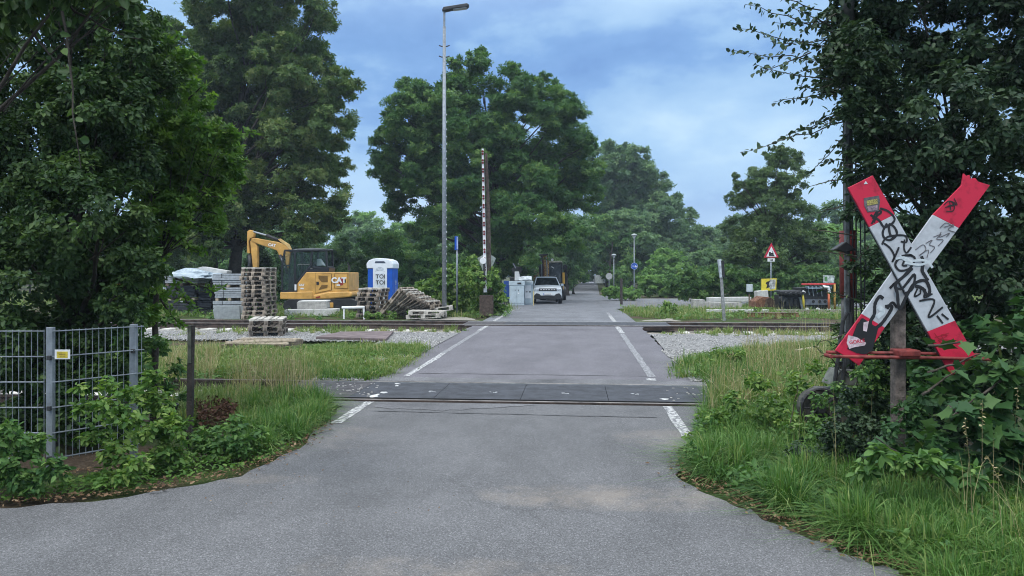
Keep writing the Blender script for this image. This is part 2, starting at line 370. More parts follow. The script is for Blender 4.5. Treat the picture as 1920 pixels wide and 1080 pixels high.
def wob(pts, amp=.04, k=6):
    out = []
    for i in range(len(pts) - 1):
        a, b = Vector(pts[i]), Vector(pts[i + 1])
        for j in range(k): out.append(tuple(a.lerp(b, j / k) + Vector((random.uniform(-amp, amp), random.uniform(-amp, amp)))))
    out.append(tuple(pts[-1])); return out
def gxy(px, py): p = G(px, py); return (p.x, p.y)
EDGE_L = [(-9, 4.3)] + [gxy(*q) for q in ((0, 955), (250, 930), (450, 893), (560, 840), (610, 792), (640, 762))] + [(-3.25, 9.05)]
EDGE_R = [(2.05, 9.05)] + [gxy(*q) for q in ((1310, 800), (1272, 850), (1268, 890), (1330, 925), (1420, 965), (1520, 1010), (1640, 1060), (1720, 1085))] + [(2.6, 2.5), (6, 1.2), (9, 1.0)]
sheet('road', wob(EDGE_L, .035) + wob(EDGE_R, .035) + [(9, -9), (-9, -9)], 0.0, A_NEAR)
XL, XR = -3.05, 1.75
sheet('road', wob([(-3.2, 9.25), (-3.2, 10.42)], .0) + [(2.1, 10.42), (2.1, 9.25)], -.03, A_NEAR)
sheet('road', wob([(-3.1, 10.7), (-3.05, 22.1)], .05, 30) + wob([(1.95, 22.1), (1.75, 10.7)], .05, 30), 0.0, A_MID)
def strip(name, rows, z, m):
    v = []; f = []
    for y, a, b in rows: v += [(a, y, gz(y) + z), (b, y, gz(y) + z)]
    for i in range(len(rows) - 1): f.append((2 * i, 2 * i + 1, 2 * i + 3, 2 * i + 2))
    mb = MB(); mb.v = v; mb.f = f; o = mb.build(name, m); o['kind'] = 'structure'; return o
rows = []
for i in range(60):
    y = 23.86 + (i / 59) ** 1.6 * 260
    l = -3.0 if y < 34 else (-5.0 if y > 40 and y < 75 else -2.9 - max(0, (y - 34)) * .35)
    if y >= 75: l = .5 + (y - 60) * .027 - 1.5
    r_ = 1.95 if y < 38 else 1.9 + min(1.2, (y - 38) * .2)
    if y > 60: r_ = .5 + (y - 60) * .027 + 1.5
    rows.append((y, l, r_))
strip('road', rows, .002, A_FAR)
# side road bending off to the right beyond the tracks
sr = []
for i in range(25):
    t = i / 24; sr.append((1.5 + t * 26, 41 + t * 1))
v = []; f = []
for i, (x, y) in enumerate(sr): v += [(x, y - 5.5 + 1.0 * min(1, i / 6), gz(y - 5.0) + .012), (x, y + 3.0, gz(y + 3.0) + .012), (x, y + 14, gz(y + 14) + .012)]
for i in range(24): f += [(3 * i, 3 * i + 3, 3 * i + 4, 3 * i + 1), (3 * i + 1, 3 * i + 4, 3 * i + 5, 3 * i + 2)]
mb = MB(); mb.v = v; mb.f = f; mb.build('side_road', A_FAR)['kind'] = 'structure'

PAINT = mat('road_paint_worn', (.56, .56, .55), .7, col2=(.15, .15, .16), scale=22, lo=.46, hi=.56)
PAINT2 = mat('road_paint_faded', (.34, .34, .35), .7, col2=(.13, .13, .14), scale=24, lo=.45, hi=.6)
def mark(x, y0, y1, w, m, z=.004, dx=0):
    k = max(2, int((y1 - y0) / .25)); v = []; f = []
    for i in range(k + 1):
        y = y0 + (y1 - y0) * i / k; xx = x + dx * i / k
        v += [(xx - w / 2 + random.uniform(-.012, .012), y, gz(y) + z), (xx + w / 2 + random.uniform(-.012, .012), y, gz(y) + z)]
    for i in range(k): f.append((2 * i, 2 * i + 1, 2 * i + 3, 2 * i + 2))
    mb = MB(); mb.v = v; mb.f = f; mb.build('road_markings', m)['kind'] = 'structure'
mark(-2.52, 7.7, 9.02, 0.105, PAINT); mark(1.1, 7.35, 9.0, 0.115, PAINT)
mark(-2.57, 11.3, 14.5, 0.104, PAINT); mark(-2.58, 14.5, 20.0, 0.104, PAINT2); mark(-2.6, 20.2, 22.05, 0.120, PAINT)
mark(1.14, 10.75, 11.35, 0.136, PAINT); mark(1.17, 11.5, 19.5, 0.120, PAINT2, dx=.05); mark(1.24, 19.7, 22.05, 0.128, PAINT)
mark(-2.62, 24.2, 28.5, 0.112, PAINT); mark(-2.62, 28.5, 33, 0.096, PAINT2); mark(1.28, 24.2, 27.5, 0.128, PAINT); mark(1.3, 27.5, 30, 0.112, PAINT2)

GRAV = mat('gravel_bed', (.29, .285, .275), .95, col2=(.11, .113, .12), scale=14, bump=1.0, bscale=35, lo=.35, hi=.62)
GRAV2 = mat('gravel_sandy', (.36, .33, .28), .95, col2=(.17, .16, .14), scale=22, bump=1.0, bscale=35)
def gsheet(pts, z, m): return sheet('gravel_ground', wob(pts, .12, 5), z, m)
gsheet([(-3.0, 11.2), (-4.6, 16.8), (-26, 18.2), (-26, 19.3), (-3.0, 19.4), (-3.0, 11.2)][:-1], .012, GRAV)
gsheet([(1.75, 11.0), (2.6, 15.2), (20, 16.4), (20, 19.3), (1.95, 19.4), (1.75, 11.0)][:-1], .012, GRAV)
gsheet([(-3.05, 24.2), (-4.0, 26.5), (-5.2, 24.6)], .01, GRAV2)
gsheet([(1.95, 24.3), (3.2, 26.0), (3.4, 24.5)], .01, GRAV2)
gsheet([(-26, 21.2), (-3.0, 21.2), (-3.0, 22.1), (-3.5, 22.1), (-3.5, 24.9), (-26, 24.9)], -.17, GRAV2)
gsheet([(1.9, 21.2), (26, 21.2), (26, 24.9), (2.95, 24.9), (2.95, 22.1), (1.9, 22.1)], -.17, GRAV2)
gsheet([(-4.0, 33), (-12, 33), (-14, 45), (-5, 45)], .006, GRAV2)

for xa, xb in ((-26, -3.02), (1.93, 26)):
    MB().add([(xa, 19.3, .011), (xb, 19.3, .011), (xb, 21.25, -.165), (xa, 21.25, -.165)], [(0, 1, 2, 3)]).build('gravel_ground', GRAV2)['kind'] = 'structure'
RAIL = mat('rail_steel', (.07, .05, .042), .75, .35, 5)
RAILT = mat('rail_head_worn', (.50, .49, .48), .4, .2, 8, metal=.3)
RAILD = mat('rail_head_dull', (.20, .18, .165), .6, .3, 3)
CONC = mat('concrete', (.40, .39, .37), .9, .2, 7, bump=.3)
CONCS = mat('sleeper_concrete', (.62, .60, .55), .9, .2, 4, bump=.3)
def railpiece(x0, x1, y, z=0.0, m=RAIL, parent=None, name='rail'):
    prof = [(-.07, -.155), (.07, -.155), (.07, -.14), (.012, -.125), (.012, -.04), (.036, -.03), (.036, 0), (-.036, 0), (-.036, -.03), (-.012, -.04), (-.012, -.125), (-.07, -.14)]
    mb = MB(); n = len(prof); mb.add([(x0, y + a, z + b) for a, b in prof] + [(x1, y + a, z + b) for a, b in prof], [tuple(range(n))] + [tuple(range(2 * n - 1, n - 1, -1))] + [(i, i + n, (i + 1) % n + n, (i + 1) % n) for i in range(n)])
    o = mb.build(name, m, parent)
    MB().box(((x0 + x1) / 2, y, z + .003), (x1 - x0, .05, .005)).build('rail_head', RAILD if abs(z - .012) < 1e-6 else RAILT, o)
    return o
def track(y0, label, zt, xs0, xs1, sl):
    t = thing('railway_track', label, 'railway track')
    for y in (y0, y0 + 1.505): railpiece(xs0, xs1, y, zt, parent=t)
    n = 0
    for x in np.arange(sl[0], sl[1], .62):
        if sl[2] < x < sl[3]: continue
        MB().box((x, y0 + .75, zt - .225), (.28, 2.75, .16)).build('sleeper', CONCS, t, bevel=.015); n += 1
track(9.12, 'nearer single railway track crossing the road and running off into the grass', .012, -14, 11, (-13, 10, -3.8, 2.4))
track(22.25, 'farther railway track with pale sleeper ends beyond the gravel strip', .02, -30, 30, (-26, 24, -3.4, 2.9))

RUB = mat('rubber_panel', (.052, .056, .068), .7, .22, 5, bump=.5, bscale=120)
RUBP = mat('rubber_panel_purple', (.075, .07, .075), .75, .25, 9, bump=.6, bscale=90)
BLACKR = mat('black_rubber', (.015, .015, .016), .8, .2, 20)
def deck(label, y0, y1, xa, xb, n, z):
    t = thing('level_crossing_deck', label, 'crossing deck')
    w = (xb - xa) / n
    for i in range(n):
        m = RUBP if i == 0 else RUB
        MB().box((xa + w * (i + .5), (y0 + y1) / 2, z - .05), (w - .005, y1 - y0, .1)).build('rubber_panel', m, t, bevel=.002)
    for yy, sm in ((y0 - .012, BLACKR), (y1 + .012, STEELL)):
        MB().box(((xa + xb) / 2, yy, z - .045), (xb - xa, .014, .1)).build('edge_strip', sm, t)
    return t
STEELL = mat('steel_light', (.38, .40, .41), .5, .2, 8, metal=.5)
dk = deck('black rubber deck between the rails of the nearer track', 9.22, 10.52, -3.95, 2.6, 6, .018)
WORN = mat('panel_wear_marks', (.5, .52, .54), .8, .2, 60)
for x, s in ((-1.9, .03), (-1.05, .035), (-.1, .05), (.75, .05)):
    mb = MB()
    for _ in range(5): mb.box((x + random.uniform(-.06, .06), 9.75 + random.uniform(-.04, .04), .0205), (random.uniform(.01, s), random.uniform(.02, .06), .003), Matrix.Rotation(random.random(), 3, 'Z'))
    mb.build('wear_mark', WORN, dk)
PW = mat('paint_flaky', (.72, .72, .70), .7, col2=(.4, .4, .4), scale=30)
for (x, y, a, b) in ((-2.54, 9.36, .11, .24), (-2.5, 9.62, .08, .16), (-2.46, 10.2, .05, .09), (-2.5, 10.38, .1, .07), (1.12, 9.40, .12, .12)):
    pts = [(x + a / 2 * math.cos(t) * random.uniform(.45, 1.4), y + b / 2 * math.sin(t) * random.uniform(.6, 1.35)) for t in np.linspace(0, 6.28, 12)[:-1]]
    MB().prismz(pts, .0185, .0215).build('painted_patch', PW, dk)
mb = MB()
for _ in range(60): mb.box((random.uniform(-3.6, -2.6), random.uniform(9.3, 10.4), .022), (random.uniform(.01, .04), random.uniform(.01, .03), .006), Matrix.Rotation(random.random() * 3, 3, 'Z'))
for _ in range(25): mb.box((random.uniform(1.2, 2.1), random.uniform(9.3, 10.4), .022), (random.uniform(.01, .03), random.uniform(.01, .03), .006), Matrix.Rotation(random.random() * 3, 3, 'Z'))
mb.build('pebbles', mat('pebble', (.5, .48, .45), .9, .2, 30), dk)['kind'] = 'stuff'
deck('dark rubber deck between the rails of the farther track', 22.34, 23.66, -3.4, 2.85, 5, .018)
sheet('road', [(-3.25, 22.05), (-3.3, 22.16), (2.75, 22.16), (2.65, 22.05)], -.002, A_MID)
def seam(pts, w, m, z=.0045):
    v = []; f = []
    P = wob(pts, .012, 14)
    for i, (x, y) in enumerate(P):
        ww = w * random.uniform(.3, 1.3); v += [(x, y - ww / 2, z), (x, y + ww / 2, z)]
    for i in range(len(P) - 1): f.append((2 * i, 2 * i + 2, 2 * i + 3, 2 * i + 1))
    mb = MB(); mb.v = v; mb.f = f; mb.build('road_joint', m)['kind'] = 'structure'
TAR = mat('tar_joint', (.04, .04, .042), .8, col2=(.10, .10, .105), scale=18, lo=.4, hi=.6)
seam([(-2.3, 8.42), (-.9, 8.36), (.9, 8.30)], .035, TAR); seam([(-2.45, 11.62), (1.1, 11.58)], .03, TAR); seam([(-2.9, 20.9), (1.9, 20.85)], .05, TAR); seam([(-2.9, 26.3), (1.7, 26.2)], .06, TAR)
sheet('road_patch', wob([(-2.9, 10.72), (-2.95, 11.25), (-1.2, 11.1), (.4, 11.2), (1.85, 11.05), (1.9, 10.72)], .05, 6), .0042, asphalt('asphalt_broken', (.075, .075, .08), (.20, .20, .21)))
sheet('road_patch', wob([(-2.45, 8.95), (-2.3, 8.6), (-1.5, 8.5), (-.9, 8.75), (-.4, 8.97)], .04, 6), .0042, bpy.data.materials['asphalt_broken'])
# loose stones on the ballast
def stones(n, boxes, s0, s1, m, name='gravel'):
    tv = np.array([(1, 0, 0), (-1, 0, 0), (0, 1, 0), (0, -1, 0), (0, 0, .7), (0, 0, -.7)]) * .5
    tf = np.array([(0, 2, 4), (2, 1, 4), (1, 3, 4), (3, 0, 4), (2, 0, 5), (1, 2, 5), (3, 1, 5), (0, 3, 5)])
    P = []
    for (x0, x1, y0, y1, w) in boxes:
        k = int(n * w); P.append(np.stack([rng.uniform(x0, x1, k), rng.uniform(y0, y1, k), np.zeros(k)], -1))
    P = np.concatenate(P); P[:, 2] = gzn(P[:, 1]) + .012 - .17 * np.clip((P[:, 1] - 19.3) / 2.0, 0, 1) * ((P[:, 0] < -3.05) | (P[:, 0] > 1.9)); k = len(P)
    th = rng.random(k) * 6.28; A = np.stack([np.cos(th), np.sin(th), rng.normal(0, .4, k)], -1); A = nrm(A); Nn = nrm(np.cross(A, np.cross(np.array([0, 0, 1.]), A)) + 1e-6)
    V, F, fc = place(P, A, Nn, rng.uniform(s0, s1, k), (tv * np.array([1, .7, .8]), [tf]))
    return tag(npmesh(name, V, F, m, np.repeat(rng.random(k), fc)), 'loose grey ballast stones beside the tracks', 'gravel', kind='stuff')
ST = bpy.data.materials.new('ballast_stone'); ST.use_nodes = True
_nt = ST.node_tree; _a = N(_nt, 'ShaderNodeAttribute'); _a.attribute_name = 'rnd'; _r = ramp(_nt, [(0, (.11, .11, .11)), (.5, (.26, .255, .25)), (1, (.45, .44, .425))]); _nt.links.new(_a.outputs['Fac'], _r.inputs[0]); _nt.links.new(_r.outputs[0], _nt.nodes['Principled BSDF'].inputs['Base Color']); _nt.nodes['Principled BSDF'].inputs['Roughness'].default_value = .9
stones(30000, [(-20, -3.1, 16.6, 21.2, .42), (1.9, 14, 14.6, 21.2, .33), (-3.7, -3.0, 11, 17, .06), (1.75, 2.6, 11, 15.5, .06), (-3.9, -3.2, 8.6, 9.3, .01), (-3.9, -3.1, 10.7, 11.2, .02)], .025, .07, ST)
# ------------------------------------------------------------------ man-made things
class PF:
    """A thing seen square-on from the road: its own axes, its own distance, measured in metres from its foot."""
    def __init__(s, name, label, cat, px, Z, group=None, z=None):
        p = gp(px, Z); s.Z = Z; s.px = px; s.gz = p.z if z is None else z; p.z = s.gz
        s.o = thing(name, label, cat, p, YAW, group)
    def L(s, px, py): return ((px - s.px) * s.Z / FPX, CH - (py - HY) * s.Z / FPX - s.gz)
    def poly(s, pts): return [s.L(*p) for p in pts]
    def p3(s, px, py, y=0.0): a, b = s.L(px, py); return (a, y, b)

STEEL = mat('galvanised_steel', (.27, .30, .33), .5, .15, 12, metal=.4)
STEELD = mat('steel_dark', (.05, .052, .055), .5, .2, 10, metal=.3)
BLACK = mat('black_plastic', (.022, .023, .025), .5, .2, 12)
RUST = mat('rusty_iron', (.22, .09, .045), .9, .35, 14, bump=.4)
RED = mat('sign_red', (.43, .012, .04), .5, .22, 9, lo=.3, hi=.5)
REDT = mat('red_paint_old', (.24, .04, .035), .6, .3, 9)
WHITE = mat('sign_white', (.41, .43, .46), .5, .12, 7, lo=.3, hi=.55)
WHITEP = mat('white_paint', (.74, .75, .76), .5, .08, 5)
INK = mat('black_ink', (.015, .015, .017), .5, .1, 5)
INKB = mat('faint_ink', (.12, .11, .12), .6, .1, 5)
REDD = mat('faint_red_ink', (.30, .01, .02), .6, .1, 5)
YEL = mat('yellow_paint', (.72, .40, .055), .42, .1, 3)
YELD = mat('yellow_line', (.16, .085, .015), .6, .1, 4)
GLASS = mat('dark_glass', (.02, .03, .032), .08, .2, 2, spec=.8)
BLUE = mat('blue_plastic', (.01, .10, .52), .4, .1, 4)
WOOD = mat('weathered_wood', (.22, .17, .125), .9, .3, 16, bump=.4, bscale=50)
WOODD = mat('dark_old_wood', (.065, .055, .05), .9, .35, 14, bump=.5)
WOODL = mat('pale_wood', (.42, .35, .26), .85, .25, 14)
CONCL = mat('concrete_pale', (.52, .52, .50), .9, .12, 5, bump=.2)
SLAB = mat('paving_slab', (.34, .37, .40), .85, .15, 9)
GREYB = mat('cabinet_grey', (.42, .50, .54), .55, .08, 3)

# --- clear glass for cab windows
def clearglass():
    m = bpy.data.materials.new('cab_glass'); m.use_nodes = True; nt = m.node_tree; b = nt.nodes['Principled BSDF']; out = nt.nodes['Material Output']
    b.inputs['Base Color'].default_value = (.05, .08, .08, 1); b.inputs['Roughness'].default_value = .06; b.inputs['Specular IOR Level'].default_value = .3
    tr = N(nt, 'ShaderNodeBsdfTransparent'); tr.inputs[0].default_value = (.9, .95, .94, 1); mx = N(nt, 'ShaderNodeMixShader'); mx.inputs[0].default_value = .82
    nt.links.new(b.outputs[0], mx.inputs[1]); nt.links.new(tr.outputs[0], mx.inputs[2]); nt.links.new(mx.outputs[0], out.inputs[0]); return m
CGL = clearglass()

# --- crossbuck sign in front, right
f = PF('crossbuck_sign', 'red and white diagonal cross covered in black graffiti on a concrete post', 'crossing sign', 1697, 5.7)
def c5(x, y): return (1480 + x / 2.077, 300 + y / 2.077)
def q5(pts): return f.poly([c5(*p) for p in pts])
POSTM = mat('post_concrete', (.15, .125, .11), .95, .3, 12, bump=.5)
px0, z0 = f.L(1680, 790); px1, _ = f.L(1713, 600)
MB().box(((px0 + px1) / 2, .1, f.L(0, 500)[1] / 2), (.088, .09, f.L(0, 500)[1] + .1)).build('post', POSTM, f.o, bevel=.015)
armA = MB().prism(q5([(305, 262), (403, 213), (636, 625), (530, 667)]), -.03, -.012).build('cross_arm', WHITE, f.o, bevel=.002)
MB().prism(q5([(222, 110), (318, 62), (403, 213), (305, 262)]), -.03, -.012).build('red_tip', RED, armA, bevel=.002)
MB().prism(q5([(530, 667), (636, 625), (724, 776), (622, 838)]), -.03, -.012).build('red_tip', RED, armA, bevel=.002)
armB = MB().prism(q5([(560, 213), (660, 265), (372, 653), (283, 600)]), 0.0, .018).build('cross_arm', WHITE, f.o, bevel=.002)
MB().prism(q5([(560, 213), (672, 98), (680, 52), (690, 62), (702, 58), (706, 72), (725, 70), (736, 84), (782, 98), (660, 265)]), 0.0, .018).build('red_tip', RED, armB, bevel=.002)
MB().prism(q5([(283, 600), (372, 653), (272, 802), (232, 772), (180, 742)]), 0.0, .018).build('red_tip', RED, armB, bevel=.002)
mb = MB()
for a, b in (((222, 110), (622, 838)), ((318, 62), (724, 776))):
    mb.tube([f.p3(*c5(*a), -.008), f.p3(*c5(*b), -.008)], .006, 6)
mb.build('edge_frame', STEELD, f.o)
for dy, dz in ((-.05, 0), (.03, -12)):
    MB().tube([f.p3(*c5(150, 762 + dz), dy), f.p3(*c5(560, 768 + dz), dy), f.p3(*c5(785, 774 + dz), dy)], .013, 10).build('guard_rail', REDT, f.o, smooth=True)
MB().box(f.p3(1697, 661, -.0), (.16, .16, .05)).build('clamp', REDT, f.o, bevel=.01)
for q in ((152, 762), (778, 774)):
    MB().tube([f.p3(*c5(*q), -.06), f.p3(*c5(*q), .05)], .016, 8).build('rail_end', REDT, f.o)
def stroke(pts, w, y, m, parent, name='graffiti', ctl=True):
    P = [Vector((*f.L(*c5(*p)),)) for p in pts]; out = []
    for i in range(len(P) - 1):
        p0, p1, p2, p3_ = P[max(0, i - 1)], P[i], P[i + 1], P[min(len(P) - 1, i + 2)]
        for j in range(6):
            t = j / 6; out.append(.5 * ((2 * p1) + (p2 - p0) * t + (2 * p0 - 5 * p1 + 4 * p2 - p3_) * t * t + (3 * p1 - p0 - 3 * p2 + p3_) * t ** 3))
    out.append(P[-1]); w = w / 2.077 * f.Z / FPX / 2; v = []; fs = []
    for i, p in enumerate(out):
        d = (out[min(i + 1, len(out) - 1)] - out[max(i - 1, 0)]); d = d.normalized() if d.length > 1e-6 else Vector((1, 0)); n = Vector((-d.y, d.x)) * w * random.uniform(.85, 1.1)
        v += [(p.x + n.x, y, p.y + n.y), (p.x - n.x, y, p.y - n.y)]
    for i in range(len(out) - 1): fs.append((2 * i, 2 * i + 1, 2 * i + 3, 2 * i + 2))
    mb = MB(); mb.v = v; mb.f = fs; return mb.build(name, m, parent)
YA, YB = -.0325, -.0025
ia = [0]
def sa(pts, w=10, m=INK): ia[0] += 1; return stroke(pts, w, YA - ia[0] * .00012, m, armA)
def sb(pts, w=10, m=INK): ia[0] += 1; return stroke(pts, w, YB - ia[0] * .00008, m, armB)
sa([(312, 250), (330, 222), (350, 205), (335, 200), (316, 230)], 8); sa([(308, 215), (340, 235), (362, 262), (395, 245), (400, 225), (375, 200), (345, 190)], 9); sa([(340, 195), (322, 245)], 7)
sa([(372, 248), (356, 280), (362, 305), (385, 312), (410, 290), (400, 262), (380, 252), (384, 290), (398, 302)], 9)
sa([(352, 330), (375, 300), (440, 295), (447, 320), (425, 318)], 8); sa([(360, 325), (385, 345), (400, 375), (392, 398), (410, 360), (418, 340)], 8)
sa([(440, 310), (438, 345), (448, 362), (466, 340)], 7)
sa([(470, 372), (430, 375), (404, 405), (420, 430), (455, 425), (475, 400), (478, 380), (455, 368)], 9); sa([(440, 390), (432, 410), (450, 412)], 7)
sa([(505, 375), (512, 400), (508, 430), (518, 450), (530, 470)], 13)
sa([(470, 420), (440, 450), (405, 485), (412, 520), (420, 580), (452, 520), (480, 480), (520, 470), (537, 505), (528, 530), (510, 500), (480, 490)], 13)
sa([(400, 495), (430, 500), (478, 445), (470, 500), (440, 520)], 10)
sa([(490, 500), (478, 530), (500, 520), (502, 505), (520, 505), (516, 535), (548, 520)], 7)
sa([(497, 548), (555, 545), (532, 612), (588, 572)], 8); sa([(565, 605), (588, 635)], 8); sa([(583, 598), (610, 620)], 8)
sa([(555, 672), (575, 695), (605, 682), (582, 680), (600, 715), (570, 700), (615, 700), (590, 712)], 3, REDD); sa([(556, 690), (612, 672)], 3, REDD)
sb([(390, 500), (410, 480), (425, 470)], 10)
sb([(365, 540), (350, 532), (333, 560), (330, 600), (315, 630), (325, 655), (355, 640), (385, 600), (398, 570), (372, 570)], 13)
sb([(418, 575), (400, 555), (380, 580)], 11)
sb([(285, 620), (262, 660), (275, 700), (310, 690), (330, 655), (318, 700), (300, 748), (258, 742)], 13)
sb([(290, 690), (285, 640), (300, 700)], 9)
for p in ([(490, 350), (520, 330), (530, 350), (505, 372), (540, 350), (535, 380)], [(530, 325), (555, 312), (545, 330), (565, 340), (548, 362)], [(560, 300), (590, 290), (572, 308), (598, 312), (578, 335)], [(590, 280), (585, 300), (622, 285), (610, 300)], [(600, 262), (640, 252), (618, 270), (645, 282)], [(585, 265), (610, 245), (640, 262)]): sb(p, 3.2, INKB)
for p in ([(600, 175), (620, 160), (645, 170), (615, 180)], [(622, 158), (628, 195)], [(605, 185), (640, 178), (636, 198), (610, 200)], [(640, 150), (652, 175), (630, 165)]): sb(p, 4, REDD if False else INK)
GREYP = mat('grey_paint_smear', (.42, .48, .52), .8, col2=(.56, .6, .62), scale=40)
for p in ([(420, 372), (450, 392), (520, 392), (548, 420)], [(440, 400), (500, 408), (540, 392)], [(405, 385), (440, 380), (470, 400)]): sa(p, 9, GREYP)
sb([(345, 570), (362, 590), (340, 612)], 20, GREYP)
mb = MB().prism(q5([(282, 150), (340, 140), (345, 160), (340, 200), (296, 205), (284, 180)]), -.034, -.031); stk = mb.build('sticker', mat('sticker_dark', (.12, .11, .12), .5, .3, 30), armA)
MB().prism(q5([(292, 160), (334, 152), (336, 172), (295, 180)]), -.0355, -.0345).build('sticker_print', mat('sticker_yellow', (.34, .29, .09), .6, .4, 90), stk)
MB().prism(q5([(294, 184), (335, 176), (334, 196), (300, 200)]), -.0355, -.0345).build('sticker_print', mat('sticker_mauve', (.3, .22, .26), .5, .3, 40), stk)
# black sticker scraped to white with the rest of a word
stk = MB().prism(q5([(262, 640), (285, 615), (345, 655), (322, 745), (262, 752), (225, 735), (240, 700)]), -.0045, -.0022).build('sticker', INK, armB)
for pl in ([(228, 682), (262, 690), (298, 712), (292, 722), (255, 728), (232, 735), (222, 712)], [(288, 632), (308, 628), (300, 668), (286, 665)]):
    MB().prism(q5(pl), -.0062, -.005).build('sticker_print', mat('sticker_white', (.62, .5, .54), .5, .2, 30), stk)
x_, z_ = f.L(*c5(262, 707)); text('lettering', 'GORLE', .038, (x_, -.0075, z_), RED, stk, .0006, .0005, tilt=R(-8))
MB().prism(q5([(282, 96), (290, 84), (298, 95)]), -.033, -.031).build('reflector_mark', GREYP, armA)

# --- red/white boom of the old barrier standing upright behind the cross, and its drive
f = PF('raised_barrier', 'upright barrier boom with hanging bar skirt and dark drive gear behind the graffitied cross', 'barrier', 1575, 7.2)
prev = 700
boom = MB().tube([f.p3(1612, 700, .25), f.p3(1608, -330, .25)], .04, 10).build('boom', mat('grimy_boom', (.10, .10, .095), .7, .3, 9), f.o, smooth=True)
for a, b in ((560, 430), (-100, -260)):
    MB().tube([f.p3(1612, a, .25), f.p3(1611, b, .25)], .078, 14).build('red_sleeve', REDT, boom, smooth=True)
for a, b in ((700, 560), (60, -100)):
    MB().tube([f.p3(1612, a, .25), f.p3(1611, b, .25)], .06, 14).build('lower_sleeve', mat('grimy_boom', (.10, .10, .095)), boom, smooth=True)
MB().box(f.p3(1592, 455, .05), (.04, .04, 525 * 7.2 / FPX)).build('guide_post', mat('mast_grey', (.13, .14, .145), .7, .3, 9), f.o, bevel=.006)
mb = MB()
for i, x in enumerate((1600, 1605, 1611, 1618, 1626, 1632)):
    mb.tube([f.p3(x + random.uniform(-2, 2), 690, .12), f.p3(x + random.uniform(-3, 3), 460, .12), f.p3(x - 2 + random.uniform(-3, 3), 190, .12)], .007, 5)
for j in range(26):
    y = 200 + j * 19; mb.tube([f.p3(1598, y, .12), f.p3(1632, y + random.uniform(-9, 9), .12)], .004, 4)
mb.build('hanging_skirt', STEELD, f.o)
for s in (0, 14):
    MB().tube([f.p3(1540 + s, 800, -.12 + s * .01), f.p3(1552 + s, 735, -.12), f.p3(1572 + s, 600, -.1), f.p3(1580 + s * .4, 585, -.1)], .018, 6).build('lever', STEELD, f.o)
mb = MB()
for i in range(11):
    y = 790 - i * 17; x = 1543 + (790 - y) * .17
    mb.tube([f.p3(x, y, -.12), f.p3(x + 14, y - 17 if i % 2 else y + 12, -.12)], .007, 4)
mb.build('lever_lattice', STEELD, f.o)
mb = MB(); cx, cz = f.L(1522, 758); r0 = 34 * 7.2 / FPX
ring = [(cx + r0 * math.cos(t), -.2, cz + r0 * math.sin(t)) for t in np.linspace(0, 2 * math.pi, 25)]; mb.tube(ring, .018, 8, False)
for k in range(10):
    a = k * math.pi / 5; mb.tube([(cx, -.2, cz), (cx + r0 * math.cos(a), -.2, cz + r0 * math.sin(a))], .009, 5)
mb.tube([(cx, -.24, cz), (cx, .0, cz)], .045, 12)
mb.build('drive_wheel', BLACK, f.o)
ring = MB().tube([(cx, -.13, cz), (cx, -.05, cz)], r0 * .98, 24).build('wheel_cover', mat('grimy_steel', (.10, .10, .09), .7, .3, 10, metal=.3), f.o, bevel=.008)
x, z = f.L(1575, 760); MB().box((x, .08, z - .1), (.36, .38, .5)).build('gear_housing', mat('grimy_steel', (.1, .1, .09)), f.o, bevel=.03)
x, z = f.L(1580, 712); MB().prism([(x - .13, z - .05), (x + .15, z - .05), (x + .09, z + .1), (x - .05, z + .1)], -.05, .2).build('bearing_block', mat('grey_green_iron', (.16, .17, .15), .7, .25, 9), f.o, bevel=.01)
x, z = f.L(1580, 695); MB().box((x, .07, z), (.05, .05, .16)).build('spindle', STEELD, f.o)
x, z = f.L(1583, 468); MB().prism([(x - .1, z), (x + .02, z + .08), (x + .12, z), (x + .02, z - .03)], .0, .1).build('warning_bell', BLACK, f.o, bevel=.01)

# --- bar fence, front left
f = PF('mesh_fence', 'galvanised double rod mesh fence with a corner post, overgrown by brambles', 'fence', 95, 5.95)
P0 = Vector((0, 0)); 
def fence_panel(x0, y0, x1, y1, zb, zt, lab=None):
    d = Vector((x1 - x0, y1 - y0)); L_ = d.length; u = d / L_; pan = MB(); n = int(L_ / .05)
    for i in range(n + 1):
        p = Vector((x0, y0)) + u * (i * .05); pan.tube([(p.x, p.y, zb), (p.x, p.y, zt + .012)], .0028, 5)
    for k in range(6):
        z = zb + .02 + k * (zt - zb - .02) / 5
        for s in (-1, 1):
            q = Vector((-u.y, u.x)) * .007 * s
            pan.tube([(x0 + q.x, y0 + q.y, z), (x1 + q.x, y1 + q.y, z)], .0042, 5)
    return pan.build('mesh_panel', STEEL, f.o)
xr = (275 - 95) * 6.45 / FPX + (6.45 - 5.95) * 0; yr = .55
fence_panel(.03, -.03, .48, .53, .1, 1.13)
fence_panel(-.04, -.02, -3.1, -.05, .1, 1.13)
for (x, y, h) in ((0, 0, 1.16), (.41, .5, 1.15), (-2.5, -.01, 1.16)):
    p = MB().box((x, y, h / 2 - .1), (.055, .04, h + .2)).build('post', STEEL, f.o, bevel=.004)
    for z in (.12, .52, .92): MB().box((x + .01, y - .035, z), (.03, .03, .035)).build('clip', STEELD, p, bevel=.004)
t = thing('warning_plate', 'small white plate with a yellow centre fixed to the mesh fence', 'plate', at(120, 664, 5.87), YAW)
MB().box((0, -.02, 0), (.12, .004, .075)).build('plate', WHITEP, t, bevel=.001)
MB().box((0, -.0235, -.002), (.085, .002, .05)).build('yellow_print', mat('plate_yellow', (.60, .47, .05), .5, .15, 30), t)
mb = MB()
for i in range(3): mb.box((random.uniform(-.01, .01), -.0252, .012 - i * .012), (.06 - .01 * i, .001, .004))
mb.build('print_line', mat('plate_print', (.18, .12, .03), .6), t)

